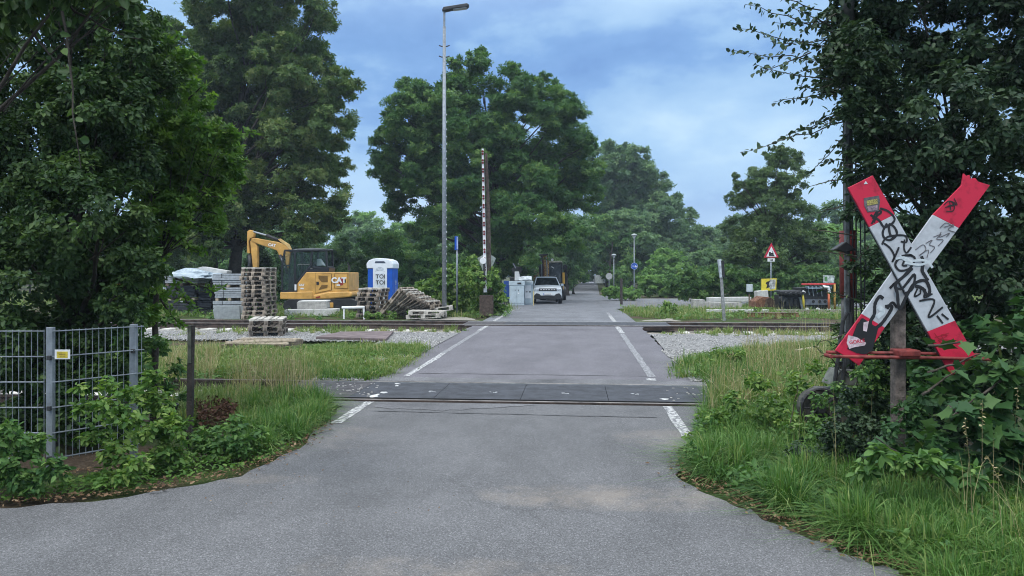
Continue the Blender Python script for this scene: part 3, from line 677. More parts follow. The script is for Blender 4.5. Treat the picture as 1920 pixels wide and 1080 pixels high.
# --- old posts, left verge
def oldpost(name, label, cat, px, Z, ytop, w, m, rz=.1, lean=0.0, d=None, group=None):
    f = PF(name, label, cat, px, Z); h = CH - (ytop - HY) * Z / FPX - f.gz; mb = MB(); k = 8
    for i in range(k):
        z0 = -.15 + (h + .15) * i / k; z1 = -.15 + (h + .15) * (i + 1) / k
        mb.add([(s * w / 2 * (1 - .03 * (j and 1)) + lean * z + random.uniform(-.003, .003), t_ * (d or w) / 2, z) for z, j in ((z0, 0), (z1, 1)) for s, t_ in ((-1, -1), (1, -1), (1, 1), (-1, 1))],
               [(0, 1, 5, 4), (1, 2, 6, 5), (2, 3, 7, 6), (3, 0, 4, 7)] + ([(4, 5, 6, 7)] if i == k - 1 else []))
    mb.build('post', m, f.o); return f, h
f, h = oldpost('wooden_post', 'dark rotten square timber post standing in the left verge brambles', 'post', 355, 6.75, 610, .046, mat('black_wood', (.035, .03, .027), .9, .35, 14, bump=.5), lean=.02)
MB().box((.012, -.026, h - .17), (.034, .012, .34)).build('split_face', mat('greenish_wood', (.075, .085, .065), .9, .3, 12), f.o, bevel=.004)
t = thing('plastic_bucket', 'black plastic tub half hidden in leaves between the fence and the timber post', 'bucket', at(318, 760, 7.3), 0)
t.location.z = .12
n = 20; v = []; fs = []
for r_, z in ((.055, 0), (.075, .17), (.082, .17), (.082, .19), (.07, .19), (.05, .02)):
    v += [(r_ * math.cos(6.283 * i / n), r_ * math.sin(6.283 * i / n), z) for i in range(n)]
for k in range(5): fs += [(k * n + i, k * n + (i + 1) % n, (k + 1) * n + (i + 1) % n, (k + 1) * n + i) for i in range(n)]
fs += [tuple(range(n))[::-1], tuple(range(5 * n, 6 * n))]
MB().add(v, fs).build('tub', BLACK, t, smooth=True)

# --- tall street lamp
f = PF('street_lamp', 'very tall galvanised mast with a flat lamp head, beside the large maple', 'street lamp', 833, 26.5)
h = f.L(0, 50)[1]
m_ = MB().tube([(0, 0, -.2), (0, 0, h * .5), (0, 0, h)], [.085, .075, .055], 14).build('mast', STEEL, f.o, smooth=True)
mb = MB()
for i in range(24): mb.box((.085, -.02, 1.2 + i * .26), (.03, .02, .05))
mb.build('cable_clips', mat('pale_clip', (.55, .58, .6), .5), m_)
MB().tube([(0, 0, h), (0, 0, f.L(0, 18)[1])], .04, 10).build('mast_top', STEEL, f.o)
for y in (85, 105): MB().tube([f.p3(823, y), f.p3(828, y + 2), f.p3(838, y + 2), f.p3(843, y)], .02, 6).build('crossbar', STEELD, f.o)
MB().prism(f.poly([(829, 21), (832, 15), (845, 13), (876, 8), (880, 11), (876, 15), (850, 18), (832, 22)]), -.14, .14).build('lamp_head', STEELD, f.o, bevel=.02)
MB().prism(f.poly([(850, 18.3), (875, 15.3), (875, 16.3), (850, 19.3)]), -.1, .1).build('lens', mat('lens', (.5, .52, .55), .2), f.o)

# --- narrow blue sign on a pale pole
f = PF('marker_sign', 'narrow blue board seen edge-on at the top of a slim pale pole', 'sign', 857, 27.5)
MB().tube([(0, 0, -.1), (0, 0, f.L(0, 444)[1])], .035, 10).build('pole', STEEL, f.o, smooth=True)
x, z = f.L(856, 456); s_ = MB().box((x, -.05, z), (.13, .03, .5)).build('board', BLUE, f.o, bevel=.005)
MB().box((x + .035, -.068, z), (.05, .008, .46)).build('pale_edge', mat('pale_lilac', (.42, .48, .68), .5), s_)

# --- far barrier boom, standing up, with its stand, and crossbuck back
f = PF('barrier_boom', 'upright white barrier boom dotted with red holes beyond the tracks, leaning slightly', 'barrier', 910, 27.0)
top = f.p3(905, 279, 0); bot = f.p3(910, 548, 0)
bm_ = MB().tube([bot, top], [.085, .05], 4).build('boom', WHITEP, f.o)
a, b = Vector(top), Vector(bot)
REDB = mat('boom_red', (.16, .015, .018), .6, .2, 5)
y = 0.02
while y < .92:
    for q in (0, .018):
        c = a.lerp(b, y + q); MB().tube([c + Vector((0, -.085, 0)), c + Vector((0, -.06, 0))], .04, 10).build('red_reflector', REDB, bm_)
    y += .062
MB().box((.04, .1, .38), (.5, .45, .76)).build('drive_housing', mat('rust_dull', (.085, .062, .05), .9, .3, 9), f.o, bevel=.03)
MB().tube([f.p3(908, 540, -.1), f.p3(908, 492, -.1)], .04, 8).build('stand', STEELD, f.o)
MB().disc(f.p3(906, 489, -.1), .12, -.06, .08, 14).build('bell', WHITEP, f.o, bevel=.01)
MB().tube([f.p3(917, 545, .3), f.p3(915, 395, .3), f.p3(911, 285, .3)], [.09, .07, .045], 8).build('rear_beam', mat('beam_brown', (.10, .075, .06), .9, .3, 9), f.o)
f = PF('crossbuck_sign', 'grey back of a St Andrews cross beyond the tracks, around the upright boom', 'crossing sign', 914, 27.8)
GBK = mat('sign_back', (.30, .34, .31), .8, .2, 6)
for a_, b_, c_, d_, yy in (((895, 484), (905, 478), (926, 530), (917, 535), .02), ((921, 478), (930, 484), (908, 536), (899, 530), .06)):
    MB().prism(f.poly([a_, b_, c_, d_]), yy, yy + .03).build('cross_arm', GBK, f.o, bevel=.005)
MB().tube([(0, .12, -.1), (0, .12, f.L(0, 495)[1])], .04, 8).build('post', RUST, f.o)
MB().tube([f.p3(892, 526, .1), f.p3(932, 530, .1)], .02, 6).build('guard_rail', RUST, f.o)

# --- grey cabinets, blue box, bag
def cabinet(name, label, px0, px1, y0, y1, Z, m, doors=2, rz=0.0):
    f = PF(name, label, 'cabinet', (px0 + px1) / 2, Z); w = (px1 - px0) * Z / FPX; h = f.L(0, y0)[1]
    MB().box((0, .3, h / 2), (w, .6, h)).build('body', m, f.o, bevel=.02)
    MB().box((0, .3, h - .13), (w + .05, .66, .26)).build('hood', m, f.o, bevel=.02)
    for i in range(doors):
        d = MB().box((-w / 2 + w / doors * (i + .5), -.012, (h - .3) / 2 + .05), (w / doors - .03, .02, h - .42)).build('door', m, f.o, bevel=.006)
        MB().box((-w / 2 + w / doors * (i + .5) + (.12 if i == 0 else -.12), -.03, h * .62), (.03, .02, .08)).build('handle', STEELD, d)
    for s in (-1, 1): MB().box((s * w * .4, .3, -.03), (.1, .5, .14)).build('foot', CONC, f.o)
    return f, w, h
f, w, h = cabinet('electrical_cabinet', 'pale grey two-door cabinet nearest the hedge, left of the white car', 955, 983, 527, 569, 42.5, GREYB)
MB().box((.14, -.045, h - .13), (.22, .02, .09)).build('vent', BLACK, f.o)
MB().box((.1, -.03, h * .5), (.08, .012, .08)).build('label_plate', WHITEP, f.o)
f, w, h = cabinet('electrical_cabinet', 'white panelled grey cabinet between the two-door cabinet and the white car', 983, 999, 527, 567, 43.5, GREYB, 1)
MB().box((-.03, -.035, h * .55), (w * .72, .02, h * .55)).build('white_panel', WHITEP, f.o, bevel=.004)
mb = MB().box((-.1, -.048, h * .55), (.09, .006, .05)).box((.08, -.048, h * .55), (.1, .006, .07)); mb.build('print', BLACK, f.o)
f = PF('blue_box', 'dark blue upright box behind the grey two-door cabinet', 'box', 950, 43.4)
MB().box((0, .3, .85), (.35, .5, 1.1)).build('body', mat('dark_blue', (.012, .06, .26), .5, .1, 4), f.o, bevel=.02); MB().box((0, .3, .15), (.3, .4, .3)).build('base', STEELD, f.o)
f = PF('barrier_stake', 'short yellow wooden stake standing between the cabinet and the car', 'stake', 1000.5, 42.3)
MB().box((0, 0, .38), (.05, .03, .85)).build('stake', mat('stake_yellow', (.6, .5, .25), .8), f.o, bevel=.004)
def lump(name, label, cat, c, d, m, seed=1, parent=None, sub=3, amp=.18, rz=0):
    r_ = np.random.default_rng(seed); bm = bmesh.new(); bmesh.ops.create_icosphere(bm, subdivisions=sub, radius=1)
    ph = r_.random((4, 3)) * 6
    for v in bm.verts:
        co = v.co.copy(); k = 1 + amp * sum(math.sin(co.x * (2 + i) + ph[i][0]) * math.sin(co.y * (2.5 + i) + ph[i][1]) * math.sin(co.z * (2 + i) + ph[i][2]) for i in range(4)) + random.uniform(-.03, .03)
        v.co = Vector((max(-.8, min(.8, co.x * k)) * d[0], co.y * k * d[1], max(-.4, co.z * k) * d[2]))
    me = bpy.data.meshes.new(name); bm.to_mesh(me); bm.free(); me.materials.append(m); o = link(name, me, parent)
    o.location = c; o.rotation_euler = (0, 0, rz)
    if parent is None: tag(o, label, cat)
    return o
BAG = mat('white_sheet', (.55, .59, .62), .5, .1, 5)
p = at(984, 524, 43.0); lump('plastic_bag', 'crumpled white sheeting lying on top of the grey cabinets', 'plastic sheet', p, (.5, .3, .17), BAG, 4, amp=.3)
f = PF('site_machine', 'small black machine with a raised arm and white panel behind the grey cabinets', 'machine', 968, 45.5)
MB().box((0, .3, .9), (.8, .9, 1.5)).build('body', STEELD, f.o, bevel=.05)
MB().prism(f.poly([(965, 509), (973, 509), (976, 526), (965, 526)]), -.2, -.1).build('white_panel', WHITEP, f.o, bevel=.01)
MB().tube([f.p3(974, 520, 0), f.p3(970, 506, 0), f.p3(962, 494, 0)], [.09, .08, .06], 8).build('arm', STEELD, f.o)
MB().prism(f.poly([(958, 505), (966, 499), (978, 500), (980, 508), (974, 515), (962, 513)]), -.1, .4).build('engine_cover', BLACK, f.o, bevel=.04)
MB().tube([f.p3(962, 494, -.1), f.p3(967, 503, -.1)], .04, 6).build('silver_strut', STEEL, f.o)
MB().box(f.p3(973, 495, -.1), (.12, .1, .08)).build('work_light', WHITEP, f.o)

# --- white car facing us
f = PF('parked_car', 'white boxy car facing the camera beside the grey cabinets', 'car', 1027, 45.3)
CARP = mat('car_white', (.66, .72, .76), .25, .03, 2, spec=.6); o = f.o
def loft(secs, name, m, parent, bevel=.03, smooth=False):     # secs: list of (y, [(x,z)...]) same count
    mb = MB(); n = len(secs[0][1]); v = [(x, y, z) for y, s in secs for x, z in s]; fs = []
    for i in range(len(secs) - 1):
        for j in range(n): fs.append((i * n + j, i * n + (j + 1) % n, (i + 1) * n + (j + 1) % n, (i + 1) * n + j))
    fs.append(tuple(range(n))[::-1]); fs.append(tuple(range((len(secs) - 1) * n, len(secs) * n))); mb.add(v, fs); return mb.build(name, m, parent, bevel)
def sec(w, z0, z1, sh): return [(-w * .94, z0), (w * .94, z0), (w, z0 + .18), (w, z1 - sh), (w * .84, z1), (0, z1 + .03), (-w * .84, z1), (-w, z1 - sh), (-w, z0 + .18)]
loft([(0, sec(.80, .42, .93, .1)), (.12, sec(.87, .32, 1.0, .1)), (1.0, sec(.90, .25, 1.1, .1)), (1.25, sec(.90, .25, 1.13, .08)), (3.6, sec(.90, .25, 1.14, .08)), (4.2, sec(.86, .35, 1.1, .1)), (4.3, sec(.8, .45, 1.0, .1))], 'body', CARP, o, .04)
def sec2(w0, w1, z0, z1): return [(-w0, z0), (w0, z0), (w1, z1), (0, z1 + .02), (-w1, z1)]
cab_ = loft([(1.95, sec2(.80, .60, 1.10, 1.60)), (2.4, sec2(.83, .63, 1.10, 1.64)), (3.5, sec2(.82, .62, 1.1, 1.62)), (4.0, sec2(.74, .55, 1.1, 1.5))], 'roof', CARP, o, .03)
MB().add([(-.77, 1.12, 1.115), (.77, 1.12, 1.115), (.60, 1.93, 1.575), (-.60, 1.93, 1.575), (-.77, 1.9, 1.10), (.77, 1.9, 1.10), (.6, 2.0, 1.56), (-.6, 2.0, 1.56)], [(0, 1, 2, 3), (4, 7, 6, 5), (0, 4, 5, 1), (1, 5, 6, 2), (3, 2, 6, 7), (0, 3, 7, 4)]).build('windscreen', GLASS, o)
for s in (-1, 1):
    MB().tube([(s * .79, 1.1, 1.12), (s * .615, 1.93, 1.59)], .035, 6).build('pillar', CARP, o)
    MB().add([(s * .86, 2.0, 1.13), (s * .86, 3.6, 1.13), (s * .68, 3.5, 1.52), (s * .68, 2.35, 1.52)], [(0, 1, 2, 3)]).build('side_window', GLASS, o)
    MB().box((s * .97, 1.5, 1.14), (.18, .12, .15)).build('mirror', CARP if s > 0 else BLACK, o, bevel=.03)
    MB().tube([(s * .60, 2.0, 1.66), (s * .62, 2.2, 1.72), (s * .62, 3.4, 1.72)], .022, 6).build('roof_rail', STEELD, o)
    MB().prism([(s * .55, .80), (s * .84, .80), (s * .84, .93), (s * .52, .94)], -.03, .1).build('headlight', mat('headlight', (.5, .55, .6), .15, .2, 20), o, bevel=.015)
    MB().box((s * .72, .02, .52), (.09, .08, .07)).build('fog_light', STEEL, o, bevel=.02)
    for yy in (.78, 3.4):
        w_ = MB().disc((s * .80, yy, .34), .34, -.12, .12, 22, 'x').build('wheel', BLACK, o, bevel=.03)
        MB().disc((s * .925, yy, .34), .2, -.01, .01, 16, 'x').build('rim', STEEL, w_)
MB().prism([(-.55, .79), (.55, .79), (.53, .95), (-.53, .95)], -.028, .05).build('grille', BLACK, o, bevel=.01)
for i in range(6): MB().box((-.40 + i * .16, -.035, .875), (.09, .012, .045)).build('grille_bar', WHITEP, o)
MB().prism([(-.80, .30), (.80, .30), (.84, .5), (.70, .66), (.5, .62), (.42, .52), (-.42, .52), (-.5, .62), (-.70, .66), (-.84, .5)], -.045, .3).build('bumper', BLACK, o, bevel=.02)
pl = MB().box((0, -.065, .60), (.52, .015, .12)).build('number_plate', WHITEP, o, bevel=.004)
MB().box((-.24, -.0745, .60), (.04, .004, .115)).build('blue_band', BLUE, pl)
mb = MB()
for i in range(7): mb.box((-.18 + i * .06, -.0745, .60), (.035, .003, .06))
mb.build('plate_characters', INKB, pl)

# --- wheeled excavator behind the car
f = PF('wheeled_digger', 'yellow wheeled digger with dark cab and folded arm parked behind the white car', 'digger', 1032, 51.0)
o = f.o
MB().prism(f.poly([(1024, 531), (1057, 531), (1057, 556), (1016, 556), (1016, 540)]), .2, 2.4).build('chassis', YEL, o, bevel=.05)
c_ = MB().prism(f.poly([(1030, 492), (1052, 491), (1054, 531), (1028, 531)]), .1, 1.7).build('cab', GLASS, o, bevel=.05)
MB().prism(f.poly([(1029, 489.5), (1053, 489), (1055, 492), (1029, 492.5)]), 0, 1.8).build('cab_roof', mat('cab_roof_pale', (.5, .47, .38), .6), c_, bevel=.03)
for x in (1029, 1053.5): MB().tube([f.p3(x, 492, .03), f.p3(x + .8, 540, .0)], .05, 6).build('cab_pillar', STEELD, c_)
MB().tube([f.p3(1056, 511, 0), f.p3(1056.5, 532, 0)], .09, 6).build('side_rail', YEL, o)
MB().disc(f.p3(1036, 487, .3), .09, -.05, .05, 12).build('beacon', WHITEP, c_)
MB().tube([f.p3(1034, 500, -.02), f.p3(1039, 503, -.02)], .03, 5).build('wiper', WHITEP, c_)
MB().box(f.p3(1060, 500, .2), (.2, .05, .3)).build('mirror', BLACK, o, bevel=.02)
for x in (1019, 1057):
    w_ = MB().disc(f.p3(x, 552, .9), .52, -.3, .3, 24, 'y')
    w_ = MB().disc(f.p3(x, 553, 1.2), .55, -.22, .22, 24, 'x').build('wheel', BLACK, o, bevel=.05)
MB().prism(f.poly([(1012, 482), (1019, 476), (1026, 480), (1029, 492), (1028, 525), (1021, 528), (1020, 500), (1014, 500)]), -.4, -.1).build('boom', mat('yellow_grimy', (.42, .25, .07), .6, .5, 14), o, bevel=.03)
MB().prism(f.poly([(1009, 486), (1016, 480), (1020, 486), (1018, 512), (1022, 528), (1012, 524), (1009, 500)]), -.7, -.42).build('stick', STEELD, o, bevel=.03)
MB().prism(f.poly([(1011, 477), (1027, 476), (1027, 479), (1011, 480)]), -.6, .0).build('quick_hitch', BLACK, o, bevel=.02)
for x in (1013, 1017, 1023): MB().tube([f.p3(x, 482, -.75), f.p3(x + 1.5, 500, -.8), f.p3(x + 2, 520, -.75)], .035, 6).build('hose', STEEL if x != 1017 else RUST, o, smooth=True)
MB().tube([f.p3(997, 512, -.3), f.p3(1003, 508, -.3), f.p3(1010, 512, -.3), f.p3(1004, 520, -.3)], .09, 6).build('outrigger', mat('yellow_pale', (.55, .42, .2), .6, .4, 14), o)
MB().tube([f.p3(1003, 516, -.3), f.p3(1000, 530, -.3), f.p3(1003, 545, -.3)], .1, 6).build('outrigger', mat('yellow_grimy', (.42, .25, .07)), o)
MB().prism(f.poly([(1043, 532), (1052, 532), (1058, 548), (1056, 562), (1046, 562)]), -.2, .15).build('mudguard', BLACK, o, bevel=.03)

# --- park lamps and the small signs
def parklamp(label, px, Z, ytop, r0):
    f = PF('park_lamp', label, 'park lamp', px, Z, 'mushroom-topped park lamps'); h = f.L(0, ytop)[1]
    MB().tube([(0, 0, -.1), (0, 0, 1.2), (0, 0, h - .3)], [.06, .05, .035], 10).build('pole', STEEL, f.o, smooth=True)
    sh = MB().tube([(0, 0, h - .14), (0, 0, h - .05), (0, 0, h)], [r0, r0 * .7, r0 * .15], 16).build('lamp_shade', mat('shade_grey', (.42, .46, .47), .5), f.o, smooth=True)
    MB().tube([(0, 0, h - .36), (0, 0, h - .15)], [r0 * .25, r0 * .55], 12).build('lantern', WHITEP, f.o)
    return f
f1 = parklamp('nearest mushroom-topped park lamp, the one carrying the round blue sign', 1189, 56, 438, .26)
parklamp('middle mushroom-topped park lamp, pole standing in the small hedge', 1151, 70, 476, .27)
parklamp('farthest and smallest mushroom-topped park lamp by the dark avenue', 1135, 88, 493, .3)
t = thing('round_sign', 'round blue path sign with white figures on the nearest park lamp', 'road sign', at(1189, 499, 55.9), YAW)
MB().disc((0, -.08, 0), .26, -.01, .01, 26).build('disc', BLUE, t)
MB().tube([(.24 * math.cos(a), -.095, .24 * math.sin(a)) for a in np.linspace(0, 2 * math.pi, 25)], .008, 5, False).build('white_rim', WHITEP, t)
mb = MB().disc((-.1, -.1, .04), .025, -.004, .004, 8).box((-.1, -.1, -.03), (.04, .008, .1)).disc((.06, -.1, -.05), .045, -.004, .004, 10).disc((.15, -.1, -.05), .045, -.004, .004, 10).box((.1, -.1, .03), (.05, .008, .09)).box((-.02, -.1, 0), (.008, .008, .3))
mb.build('white_figures', WHITEP, t)
f = PF('round_sign', 'small grey back of a round sign on a post between two park lamps', 'road sign', 1142, 72)
MB().tube([(0, 0, -.1), (0, 0, f.L(0, 518)[1])], .04, 8).build('pole', STEEL, f.o); x, z = f.L(1142, 518); MB().disc((0, -.05, z), .32, -.01, .01, 20).build('disc', mat('sign_back_grey', (.4, .42, .43), .6), f.o)
f, h = oldpost('path_post', 'short dark post in the roadside grass left of the round blue sign', 'post', 1165, 44, 522, .14, WOODD)
for x0, Z in ((1128, 85), (1133, 85)): pass
f = PF('park_gate', 'pale low gate panel in the dark gap at the end of the avenue', 'gate', 1129, 110)
MB().box((0, 0, .9), (2.2, .05, 1.2)).build('panel', mat('pale_panel', (.45, .5, .52), .7), f.o, bevel=.01)
for s in (-1, 1): MB().box((s * 1.1, 0, .75), (.12, .12, 1.6)).build('post', STEEL, f.o)

# --- level crossing warning triangle
f = PF('warning_sign', 'red triangle sign with a locomotive above a small white plate on a grey pole', 'road sign', 1446, 36)
MB().tube([(0, .04, -.1), (0, .04, f.L(0, 470)[1])], .03, 10).build('pole', STEEL, f.o, smooth=True)
tri = lambda s, cy=474: [(1446, cy - 19 * s), (1446 + 14 * s, cy + 9 * s), (1446 - 14 * s, cy + 9 * s)]
pt = MB().prism(f.poly(tri(1.0)), -.02, 0).build('plate', RED, f.o, bevel=.012)
MB().prism(f.poly(tri(.68, 475)), -.026, -.021).build('white_field', WHITEP, pt)
mb = MB().prism(f.poly([(1441.5, 477), (1450, 477), (1452, 480), (1441.5, 480)]), -.03, -.027).prism(f.poly([(1441.5, 472.5), (1445, 472.5), (1445, 477), (1441.5, 477)]), -.03, -.027).prism(f.poly([(1445, 474), (1450, 474), (1450, 476.8), (1445, 476.8)]), -.0295, -.027).prism(f.poly([(1448, 471), (1449.3, 471), (1449.3, 474), (1448, 474)]), -.0305, -.027)
mb.build('locomotive_symbol', INK, pt)
p2_ = MB().prism(f.poly([(1439, 484.5), (1452.5, 484.5), (1452.5, 490.5), (1439, 490.5)]), -.02, 0).build('lower_plate', WHITEP, f.o, bevel=.005)
MB().prism(f.poly([(1443, 487), (1449, 486), (1449, 489), (1443, 488.4)]), -.024, -.021).build('arrow', INK, p2_)
f = PF('notice_board', 'yellow board with torn grey and black print below the warning triangle', 'board', 1441, 35.4)
MB().prism(f.poly([(1428, 523), (1456, 522), (1455, 545), (1428, 545)]), -.03, .1).build('board', mat('board_yellow', (.68, .56, .05), .5, .1, 5), f.o, bevel=.01)
MB().prism(f.poly([(1443, 524), (1454, 524), (1453, 541), (1444, 543), (1440, 536)]), -.036, -.031).build('torn_print', mat('torn_grey', (.45, .46, .45), .7, .35, 10), f.o)
MB().prism(f.poly([(1437, 528), (1443, 527), (1441, 533), (1443, 538), (1436, 541), (1438, 534), (1435, 532)]), -.04, -.037).build('black_figure', INK, f.o)
for x in (1430, 1453): MB().tube([f.p3(x, 545, .04), (f.L(x, 545)[0], .04, -.05)], .03, 6).build('leg', STEEL, f.o)
f = PF('junction_box', 'little white box on a stake left of the yellow board', 'box', 1405, 35)
MB().prism(f.poly([(1400, 533), (1410, 533), (1410, 547), (1400, 547)]), -.1, .08).build('body', mat('box_white', (.5, .55, .58), .6, .1, 5), f.o, bevel=.01); MB().box((0, 0, .3), (.06, .06, .8)).build('stake', WOOD, f.o)
f = PF('leaning_signal_post', 'slim grey post leaning left with a dark box at its top beside the far track', 'post', 1358, 25.6)
a = Vector((0, 0, -.1)); b = Vector(f.p3(1350, 486)); MB().tube([a, b], [.06, .05], 6).build('post', mat('post_grey', (.25, .26, .26), .8, .2, 9), f.o)
MB().prism(f.poly([(1346, 487), (1351, 486), (1356, 520), (1350, 521)]), -.08, .08).build('white_face', mat('post_face', (.45, .5, .55), .7, .2, 8), f.o, bevel=.006); MB().prism(f.poly([(1350.5, 489), (1356, 489), (1358, 520), (1353, 520)]), -.1, -.085).build('dark_box', BLACK, f.o, bevel=.01)

# --- concrete barriers and scrap on the right
def bar3(name, label, cat, pts, Z, d, m, bevel=.02, rz=0):
    cx = sum(p[0] for p in pts) / len(pts); f = PF(name, label, cat, cx, Z); o = MB().prism(f.poly(pts), 0, d).build('block', m, f.o, bevel=bevel); return f
bar3('concrete_barrier', 'long low concrete element lying right of the road, the nearer of two', 'concrete block', [(1300, 561), (1322, 562), (1322, 566), (1392, 568), (1392, 578), (1322, 578), (1300, 579)], 33, .5, CONC)
bar3('concrete_barrier', 'long concrete slab lying behind the nearer concrete element', 'concrete block', [(1330, 558), (1409, 557), (1409, 566), (1330, 566)], 37, .6, CONCL)
bar3('concrete_barrier', 'concrete stump under the yellow board', 'concrete block', [(1420, 546), (1440, 544), (1442, 565), (1420, 565)], 35.2, .5, CONCL)
f = PF('concrete_kerb', 'broken pale kerb stones lying in a row at the edge of the far track, right side', 'kerb', 1385, 29)
for i in range(9): MB().box(((i - 4.2) * .27, random.uniform(-.05, .05), .1), (.24, .25, .12), Matrix.Rotation(random.uniform(-.15, .15), 3, 'Y')).build('stone', CONCL, f.o, bevel=.02)
f = PF('digger_bucket', 'rusty orange digger bucket lying tipped in the grass below the yellow board', 'bucket', 1440, 31.5)
RUSTO = mat('rust_orange', (.20, .095, .055), .9, .35, 6, bump=.4)
MB().prism(f.poly([(1417, 565), (1431, 556), (1441, 557), (1455, 566), (1455, 576), (1416, 576)]), 0, .9).build('shell', RUSTO, f.o, bevel=.02)
MB().prism(f.poly([(1436, 561), (1443, 557), (1462, 570), (1462, 576), (1432, 576)]), -.06, -.005).build('dark_side', mat('rust_dark', (.07, .045, .035), .9, .3, 8), f.o, bevel=.01)
f = PF('trench_form', 'black tracked steel frame lying left of the red framed rack', 'machine', 1483, 30.2)
for i in range(9): MB().box(f.p3(1464 + i * 4.6, 549 + (i % 2) * 1.5, 0), (.1, .7, .12)).build('track_pad', BLACK, f.o, bevel=.02)
MB().prism(f.poly([(1461, 545), (1502, 544), (1503, 548), (1461, 548)]), 0, .7).build('top_beam', STEELD, f.o, bevel=.02)
MB().prism(f.poly([(1462, 553), (1502, 553), (1500, 580), (1464, 580)]), .1, .7).build('body', BLACK, f.o, bevel=.03)
MB().disc(f.p3(1467, 561, .0), .13, -.12, .12, 16).build('roller', STEELD, f.o, bevel=.02)
for i, x in enumerate((1476, 1484, 1492)): MB().box(f.p3(x, 566 + i, .05), (.12, .15, .3)).build('rib', STEELD, f.o, bevel=.01)
MB().prism(f.poly([(1497, 557), (1501, 557), (1506, 581), (1502, 581)]), -.06, .0).build('brace', STEEL, f.o, bevel=.01)
f = PF('steel_rack', 'red framed rack with black panels, yellow and orange handles behind the far track', 'rack', 1533, 30.0)
MB().prism(f.poly([(1504, 531.5), (1566, 531), (1566, 534), (1504, 534.5)]), -.05, .1).build('red_top_rail', mat('rack_red', (.55, .05, .05), .5, .1, 5), f.o, bevel=.01)
MB().prism(f.poly([(1503, 540), (1562, 538), (1562, 581), (1508, 581)]), .25, 1.0).build('back_panel', BLACK, f.o, bevel=.02)
MB().prism(f.poly([(1514, 537), (1560, 536), (1560, 541), (1516, 542)]), .0, .3).build('blue_grey_tray', mat('tray', (.35, .45, .55), .5, .3, 20), f.o, bevel=.01)
for i in range(6): MB().disc(f.p3(1519 + i * 7.5, 536, .0), .05, -.05, .05, 8).build('bolt', STEELD, f.o)
lb = MB().prism(f.poly([(1512, 562), (1560, 562), (1560, 572), (1512, 572)]), .12, .24).build('lower_beam', mat('beam_grey', (.13, .15, .18), .5), f.o, bevel=.01)
for x in (1527, 1539, 1549): MB().disc(f.p3(x, 565.5, .11), .06, -.02, .0, 14).build('hole', INK, lb)
for a, b, c in (((1504, 549), (1507, 580), mat('handle_yellow', (.65, .52, .06), .5)), ((1553, 546), (1553, 579), mat('handle_orange', (.62, .16, .07), .5)), ((1564, 533), (1564, 581), mat('handle_tan', (.42, .25, .06), .6))):
    MB().tube([f.p3(*a, -.05), f.p3(*b, -.05)], .045, 8).build('handle', c, f.o, smooth=True)
MB().tube([f.p3(1507, 546, -.06), f.p3(1505, 549, -.06)], .07, 8).build('cap', WHITEP, f.o); MB().tube([f.p3(1540, 537, -.06), f.p3(1552, 539, -.06), f.p3(1554, 549, -.06)], .06, 8).build('hose', WHITEP, f.o)
for x in (1513, 1533, 1554): MB().disc(f.p3(x, 580, -.02), .07, -.04, .04, 8).build('foot', WHITEP, f.o)
for x in (1519, 1527, 1534, 1543): MB().tube([f.p3(x, 541, .2), f.p3(x + 2, 552 + random.uniform(-2, 4), .18)], .02, 5).build('strap', STEEL, f.o)
f = PF('white_panel_sign', 'small white and green board above the red framed rack', 'sign', 1553, 34)
MB().prism(f.poly([(1544, 516), (1565, 517), (1564, 530), (1544, 530)]), 0, .04).build('board', mat('board_pale', (.5, .56, .54), .6, .3, 9), f.o, bevel=.005); MB().tube([(0, .06, 0), (0, .06, 1.3)], .03, 6).build('post', STEEL, f.o)
MB().prism(f.poly([(1546, 519), (1551, 519), (1551, 527), (1546, 527)]), -.01, -.003).build('green_print', mat('print_green', (.1, .25, .08), .6), f.o)
t = thing('loose_rail', 'short rusty rail lying in the weeds on the right side of the far track', 'rail', gp(1445, 26.6), YAW + .02); t.location.z += .16; railpiece(-.9, 1.0, 0, .0, RUSTO, t)
t = thing('loose_rail', 'long pale topped rail stored behind the far track in front of the red rack', 'rail', gp(1530, 28.6), YAW); t.location.z += .17; railpiece(-1.6, 2.2, 0, 0, mat('rail_pale', (.4, .36, .3), .7), t)
f = PF('timber_plank', 'pale plank lying in the grass at the right edge of the gravel', 'plank', 1520, 14.6)
MB().box((0, 0, .1), (.95, .1, .05), Matrix.Rotation(R(38), 3, 'Z') @ Matrix.Rotation(-.03, 3, 'Y')).build('plank', WOODL, f.o, bevel=.004)
# white stake row along the far track, left
f = PF('pipe_rail', 'low white painted pipe frame at the far track beside the leaning pallets', 'frame', 672, 26.3)
MB().tube([f.p3(641, 577), f.p3(684, 576)], .05, 8).build('top_bar', WHITEP, f.o); MB().tube([f.p3(682, 576), f.p3(683, 602)], .04, 8).build('leg', WHITEP, f.o); MB().tube([f.p3(645, 577), f.p3(645, 602)], .035, 8).build('leg', WHITEP, f.o)

